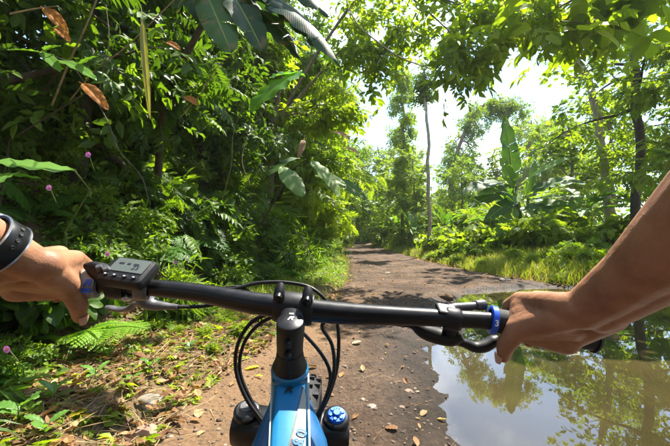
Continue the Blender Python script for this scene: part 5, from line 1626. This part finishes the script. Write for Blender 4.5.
rl = np.random.default_rng(404)
def lit(n, fx, size, mat, name, label, cat, tp, lift=.006, flat=1.0, tint=(.5, .25)):
    x, y = fx(n); z = zg(x, y); ok = z > WATER_Z + .004; x, y, z = x[ok], y[ok], z[ok]; n = len(x)
    a = rl.uniform(0, 6.28, n); mb = MB(); size = size * np.exp(np.clip(rl.normal(0, .35, n), -1, .5))
    D_ = np.stack([np.cos(a), np.sin(a), rl.normal(0, .16, n) / flat], 1); U = np.stack([rl.normal(0, .3, n), rl.normal(0, .3, n), np.ones(n)], 1)
    mb.scatter(tp, np.stack([x, y, z + lift * rl.uniform(.3, 1.6, n)], 1), D_, U, size, np.clip(rl.normal(tint[0], tint[1], n), 0, 1))
    return link(name, mb.build(name, smooth=False), M[mat], kind='stuff', label=label, cat=cat)


def f_verge(n):
    y = 1.1 + 5.2 * rl.random(n) ** 1.3; return xl(y) + .25 - (vw(y) + .55) * rl.random(n) ** .9, y
def f_lane(n):
    y = 1.2 + 13 * rl.random(n) ** 1.6; e = rl.random(n); return xl(y) + (xr(y) - xl(y)) * np.where(rl.random(n) < .5, e, e ** 2.2), y
def f_lanenear(n):
    y = 1.2 + 5 * rl.random(n) ** 1.4; return xl(y) + 2.6 * rl.random(n) ** 1.2, y
def f_rverge(n):
    y = 6.6 + 10 * rl.random(n) ** 1.3; return xr(y) - .25 + 1.6 * rl.random(n), y
curl = leaf_fine()
lit(4600, f_verge, .058, 'litter', 'leaf_litter', 'brown dead leaves strewn at the foot of the left bank', 'leaf litter', curl, .012)
lit(700, f_lane, .055, 'litter', 'scattered_leaves', 'dead leaves scattered over the muddy lane', 'leaf litter', curl, .008)
lit(900, f_rverge, .09, 'litter', 'verge_leaf_litter', 'dead leaves along the edge of the right verge', 'leaf litter', curl, .02)
stick = (np.array([[-.011, 0, 0], [.011, 0, 0], [.009, 1, .02], [-.009, 1, .02], [0, .5, .03]]), np.array([[0, 1, 4], [1, 2, 4], [2, 3, 4], [3, 0, 4]]), np.zeros(5), np.zeros((5, 2)))
lit(5600, f_verge, .14, 'straw', 'dry_straw', 'dry straw and grass stalks on the earth left of the bike', 'straw', stick, .012)
lit(900, f_lane, .11, 'straw', 'scattered_straw', 'bits of dry straw lying on the lane', 'straw', stick, .008)
lit(2300, f_verge, .05, 'leaf_bright', 'small_weeds', 'tiny green weeds sprouting in the litter left of the bike', 'weeds', sprig(rl, 6, leaf(.6), .9), .004, .3)
peb = []
a_ = np.linspace(0, 2 * np.pi, 6, endpoint=False)
pv = np.concatenate([np.stack([.5 * np.cos(a_), .5 * np.sin(a_), -.1 + 0 * a_], 1), np.stack([.36 * np.cos(a_ + .4), .36 * np.sin(a_ + .4), .25 + 0 * a_], 1), [[0, 0, .36]]])
pf = [[k, (k + 1) % 6, 6 + k] for k in range(6)] + [[(k + 1) % 6, 6 + (k + 1) % 6, 6 + k] for k in range(6)] + [[6 + k, 6 + (k + 1) % 6, 12] for k in range(6)]
pt = (pv * [1, 1.3, .8], np.array(pf), np.zeros(13), np.zeros((13, 2)))
M['pebble'] = leafmat('pebble', [(0, (.05, .036, .026)), (.6, (.13, .092, .064)), (1, (.27, .21, .155))], 0.0, .8)
lit(1700, f_lanenear, .011, 'pebble', 'gravel', 'small stones and mud crumbs pressed into the lane', 'gravel', pt, .002, 4, (.45, .28))
lit(1700, f_lane, .024, 'pebble', 'mud_clods', 'mud clods and stones farther up the lane', 'gravel', pt, .002, 4, (.4, .28))


def rock(name, label, cat, p, sx, sy, sz, mat, seed, rz=0.0):
    rk = np.random.default_rng(seed); mb = MB(); nu, nv = 14, 9
    u = np.linspace(0, 2 * np.pi, nu, endpoint=False); vv = np.linspace(-1.2, 1.5, nv)
    rows = []
    for w_ in vv:
        r_ = math.cos(w_); k = 1 + .16 * np.sin(u * 2 + seed) + .10 * np.sin(u * 3 + w_ * 3 + seed) + rk.normal(0, .045, nu)
        rows.append(np.stack([sx * r_ * np.cos(u) * k, sy * r_ * np.sin(u) * k, sz * np.sign(math.sin(w_)) * abs(math.sin(w_)) ** .7 * (1 + rk.normal(0, .05, nu))], 1))
    mb.loft(rows)
    o = link(name, mb.build(name, True, 35), M[mat], label=label, cat=cat, loc=tuple(float(c) for c in p)); o.rotation_euler = (0, 0, rz); return o


M['stone_grey'] = plain('grey_stone', (.20, .175, .14), .85, noise=.45, nscale=18, bump=.8)
M['stone_red'] = plain('reddish_stone', (.26, .155, .10), .85, noise=.4, nscale=18, bump=.8)
rock('stone', 'flat grey stone half buried in dry earth left of the bike', 'stone', G(156, 405) + [0, 0, .010], .155, .075, .045, 'stone_grey', 3, -.25)
rock('stone', 'reddish rounded stone below the flat grey one', 'stone', G(147, 434) - [0, 0, .01], .062, .055, .055, 'stone_red', 8)
rock('mud_clod', 'dark lump of mud on the lane before the puddle', 'mud clod', G(446, 297), .16, .10, .06, 'mud', 5)
rock('stone', 'pale stone lying flat in the middle of the lane', 'stone', G(388, 273), .13, .09, .03, 'stone_grey', 12)
rock('stone', 'pale stone at the edge of the right verge grass', 'stone', G(505, 281), .13, .10, .07, 'stone_grey', 14)
rock('stone', 'small pale stone right of the fork leg', 'stone', G(372, 408), .035, .028, .02, 'stone_grey', 17)
rock('stone', 'small reddish stone beneath the right brake lever', 'stone', G(408, 392), .030, .024, .018, 'stone_red', 19)


def fallen(label, px, py, L_, w, mat, rz, tint, seed):
    p = G(px, py) + [0, 0, .012]
    mb = blade((0, 0, 0), (L_ * math.cos(rz), L_ * math.sin(rz), .012), w, (0, 0, 1), .06, .35, 0, seed, tint, stalk=.18)
    link('fallen_leaf', mb.build('fallen_leaf'), M[mat], label=label, cat='leaf', loc=tuple(float(c) for c in p), group='single fallen leaves')


M['yellow_leaf'] = leafmat('yellow_leaf', [(0, (.36, .30, .02)), (1, (.62, .48, .03))], .3, .5)
fallen('bright yellow fallen leaf left of the front fork', 245, 371, .11, .045, 'yellow_leaf', .3, .6, 1)
fallen('narrow yellow leaf just below the bright yellow one', 255, 377, .08, .02, 'yellow_leaf', -.6, .9, 2)
fallen('round yellow-green leaf among the litter at lower left', 68, 420, .085, .07, 'yellow_leaf', .9, .1, 3)
fallen('tan dry leaf standing up on bare earth left of the fork', 198, 420, .075, .05, 'straw', 1.9, .6, 4)
fallen('dry brown leaf lying between stone and seedlings', 112, 400, .11, .05, 'litter', 2.6, .7, 5)
fallen('pale dry leaf on the lane behind the stem', 352, 345, .10, .05, 'straw', .4, .9, 6)
fallen('curled brown leaf right of the fork', 385, 430, .07, .04, 'litter', -.4, .5, 7)
fallen('tan leaf on mud at the water edge', 421, 418, .06, .035, 'straw', .8, .3, 8)

# bright fern frond at the foot of the bank
fp = G(92, 352); fp = np.array([fp[0] - .12, fp[1] - .05, fp[2] + .06])
t = thing('fern', 'bright green fern spreading over litter beneath the display', 'fern', fp)
for k, (az_, e_, s_) in enumerate(((-1.68, .55, 1.35), (-1.3, .8, .9), (-2.1, .5, 1.0), (-.7, .9, .7), (2.2, .8, .6))):
    o = link('frond', FROND_B[k % 3], M['fern_bright'], t); o.rotation_euler = (e_ * .6, .1, az_); o.scale = (s_, s_, s_)

for k, (px, py, s_, w_) in enumerate([(182, 244, 1.5, 'above the middle of the left bar'), (232, 270, 1.4, 'just over the bar left of the stem'), (206, 222, 1.5, 'higher up above the left bar'), (272, 258, 1.6, 'over the stem bolts'), (150, 262, 1.2, 'right behind the display'), (250, 235, 1.6, 'up the bank above the stem'), (218, 292, 1.0, 'at the bank foot under the left bar')]):
    fern(f'mid green fern with long arching fronds {w_}', G(px, py), s_, 10, 300 + k, 'larger ferns on the left bank', tilt=(0, .4))

# seedlings
def seedling(label, px, py, s_, n, seed, mat='leaf_glossy', w=.4):
    rk = np.random.default_rng(seed); p = G(px, py); bl = []
    for k in range(n):
        a_ = k * 2.4 + rk.uniform(-.4, .4); e_ = rk.uniform(.2, .9); q = p + [0, 0, s_ * (.25 + .5 * k / n)]
        d_ = np.array([math.cos(a_) * math.cos(e_), math.sin(a_) * math.cos(e_), math.sin(e_) * .7])
        bl.append(dict(p0=q + d_ * s_ * .15, p1=q + d_ * s_, w=s_ * w, sag=.14, fold=.25, tears=0, tint=rk.uniform(.4, 1), stalk=.15, seed=k + seed))
    leafy_plant('seedling', label, 'seedling', p, bl, [([p, p + [0, 0, s_ * .4], p + [rk.normal(0, .02), 0, s_ * .8]], [.004, .003, .002])], mat=mat, group='seedlings at the foot of the left bank')


for k, (px, py, s_, n, w, lab) in enumerate([(18, 425, .14, 6, .5, 'broad-leaved seedling at the bottom left corner'), (52, 404, .12, 5, .3, 'narrow-leaved seedling above the round yellow leaf'), (8, 392, .15, 6, .35, 'seedling at the left edge below the pink flower'),
                                            (45, 438, .11, 5, .4, 'small seedling left of the round yellow leaf'), (95, 382, .12, 5, .3, 'seedling below the bright fern'), (150, 372, .10, 5, .35, 'seedling right of the bright fern tip'), (30, 355, .16, 6, .5, 'leafy seedling beneath the wrist'),
                                            (130, 386, .08, 4, .4, 'tiny seedling just above the flat grey stone'), (190, 352, .09, 5, .4, 'seedling under the middle of the left bar'), (58, 320, .15, 6, .5, 'bushy seedling below the left thumb')]):
    seedling(lab, px, py, s_, n, 50 + k, w=w)
rng_w = np.random.default_rng(71)
for k, (px, py) in enumerate([(176, 335), (205, 338), (228, 322), (212, 352), (160, 330), (238, 335)]):
    st, fo = BY['small_leaved_shrub'][k % 2]; p = G(px, py)
    place('creeping_weed', f'low bright weed on the earth, {["first", "second", "third", "fourth", "fifth", "sixth"][k]} of six under the left bar', 'weed', [('stem', st, M['stem']), ('foliage', fo, M['leaf_bright'])], p, k * 1.1, .16 + .03 * (k % 3), 'low weeds under the left bar')

# ------------------------------------------------------------------ flowers, withered leaves, vines
def flower(label, px, py, D, s_=.017):
    p = P(px, py, D); t = thing('flower', label, 'flower', p, group='pink flowers')
    for k in range(5):
        a_ = k * 1.2566; d_ = np.array([math.cos(a_), -.45, math.sin(a_)])
        mb = blade(d_ * .1 * s_, d_ * s_, s_ * .8, (0, -1, .1), .1, .2, 0, k, .3 + .1 * k); link('petal', mb.build('petal'), M['flower'], t)
    mb = MB(); mb.tube([np.zeros(3), [0, .02, -s_ * 2], [0, .05, -s_ * 5]], [.003, .0025, .002], 5); link('stem', mb.build('stem'), M['stem'], t)
    mb = MB(); mb.lathe([(.0001, -.006), (.004, -.004), (.005, 0), (.003, .004)], np.array([0, -.004, 0]), (0, 1, 0), 8); link('centre', mb.build('centre'), M['yellow_leaf'], t)


flower('pink flower above the broad leaf on the left', 89, 155, 2.15); flower('dull pink flower below the broad left leaf', 50, 188, 2.1)
flower('pink flower at the left edge under the wrist', 8, 349, 1.5, .014); flower('pink flower just behind the display', 108, 254, 2.0, .013); flower('faint pink flower right of the display', 176, 262, 2.4, .012)


def withered(label, p0, p1, D, w, seed, mat='orange_leaf', sag=.2, D1=None, tint=.5):
    a_, b_ = P(*p0, D), P(*p1, D if D1 is None else D1); mb = blade(np.zeros(3), b_ - a_, w, (.4, -1, .5), sag, .6, 0, seed, tint, stalk=.2, curl=.4)
    link('withered_leaf', mb.build('withered_leaf'), M[mat], label=label, cat='leaf', loc=tuple(a_), group='withered leaves on the left bank')


withered('orange withered leaf hanging beside the sunlit sapling leaves', (83, 84), (108, 110), 2.35, .10, 1, D1=2.3)
withered('orange dead leaf curled at the top left corner', (44, 8), (68, 34), 2.4, .10, 2)
withered('small brown leaf below the top left dead leaf', (55, 28), (70, 42), 2.5, .07, 3)
withered('small orange leaf left of the banana leaves', (166, 42), (180, 50), 2.9, .07, 4)
withered('small orange leaf under the banana leaves', (184, 97), (198, 105), 3.0, .08, 5)
withered('long yellowing strip of leaf hanging at the upper left', (142, 20), (150, 119), 2.6, .055, 6, 'yellow_strip', .10) if 'yellow_strip' in M else None
for k, (x, y, x1, y1) in enumerate([(304, 140, 298, 158), (332, 132, 350, 140), (344, 148, 358, 154)]):
    withered(f'dry tan leaf, {["first", "second", "third"][k]} of three hanging above the pale drooping leaves', (x, y), (x1, y1), 6.0, .13, 10 + k, 'litter', .2, 5.7, .6 + .1 * k)


def vine(label, pts, r_, mat='vine', name='vine'):
    q = smoothpts([P(*p_) for p_ in pts], 24); mb = MB(); mb.tube(q - q[0], np.linspace(r_, r_ * .6, 24), 7)
    link(name, mb.build(name), M[mat], label=label, cat='vine', loc=tuple(q[0]), group='bare stems and vines')


vine('thick bare stem slanting up at the top left', [(52, 105, 3.1), (70, 60, 2.95), (84, 30, 2.8), (101, -12, 2.7)], .010)
vine('thin bare stem crossing right of the slanting one', [(70, 100, 3.2), (96, 70, 3.0), (128, 45, 2.9), (180, -6, 2.8)], .007)
vine('bare twig reaching up above the sunlit sapling', [(10, 14, 2.4), (34, 9, 2.4), (58, 6, 2.4)], .006)
vine('thin drooping stalk behind the hanging strip leaf', [(96, 100, 3.0), (104, 70, 2.95), (109, 40, 2.9), (106, 5, 2.9)], .005, 'stem_brown')
vine('arching stem left of the vivid green leaf', [(180, 118, 3.9), (202, 92, 3.8), (218, 66, 3.7), (248, 44, 3.6)], .006)
vine('slender stalk curving below the vivid green leaf', [(222, 200, 4.6), (231, 165, 4.4), (234, 130, 4.3), (250, 92, 4.3)], .007, 'stem')
vine('second slender stalk crossing the curved one', [(250, 185, 4.6), (242, 160, 4.4), (250, 132, 4.4), (268, 104, 4.4)], .006)
vine('brown root running down the bank above the display', [(95, 98, 3.0), (108, 122, 2.9), (119, 150, 2.75), (141, 176, 2.65), (150, 205, 2.5)], .005, 'bark_dark')
vine('long vine looping from the canopy over the lane', [(344, -6, 9), (356, 22, 8.6), (378, 42, 8.2), (402, 58, 8.0), (440, 72, 7.8)], .022)
vine('straw-coloured stick leaning at the foot of the bank', [(302, 236, 8.5), (308, 250, 8.3), (314, 264, 8.1)], .018)

# ------------------------------------------------------------------ things that share a label: told apart by distance
from collections import defaultdict
by = defaultdict(list)
for o in list(sc.objects):
    if o.parent is None and o.get('label') and o.get('category'): by[o['label']].append(o)
ORD = ['nearest', 'second nearest', 'third nearest', 'fourth nearest', 'fifth nearest', 'sixth nearest', 'seventh nearest', 'eighth nearest', 'ninth nearest', 'tenth nearest']
for lab, os_ in by.items():
    if len(os_) > 1:
        os_.sort(key=lambda o: o.location.y)
        for k, o in enumerate(os_):
            o['label'] = lab + ', ' + (('nearer one', 'farther one')[k] if len(os_) == 2 else 'farthest' if k == len(os_) - 1 else ORD[min(k, 9)])

# ------------------------------------------------------------------ humid air
hz = bpy.data.materials.new('humid_air'); hz.use_nodes = True
hn = hz.node_tree.nodes; hn.remove(hn['Principled BSDF'])
pv_ = hn.new('ShaderNodeVolumePrincipled'); pv_.inputs['Color'].default_value = (.93, .97, 1.0, 1); pv_.inputs['Density'].default_value = .0006
pv_.inputs['Anisotropy'].default_value = .3
hz.node_tree.links.new(pv_.outputs['Volume'], hn['Material Output'].inputs['Volume'])
mb = MB(); mb.box((0, 290, 16), 420, 430, 19)
link('haze', mb.build('haze', smooth=False), hz, kind='stuff', label='thin humid air paling the far trees', cat='haze')
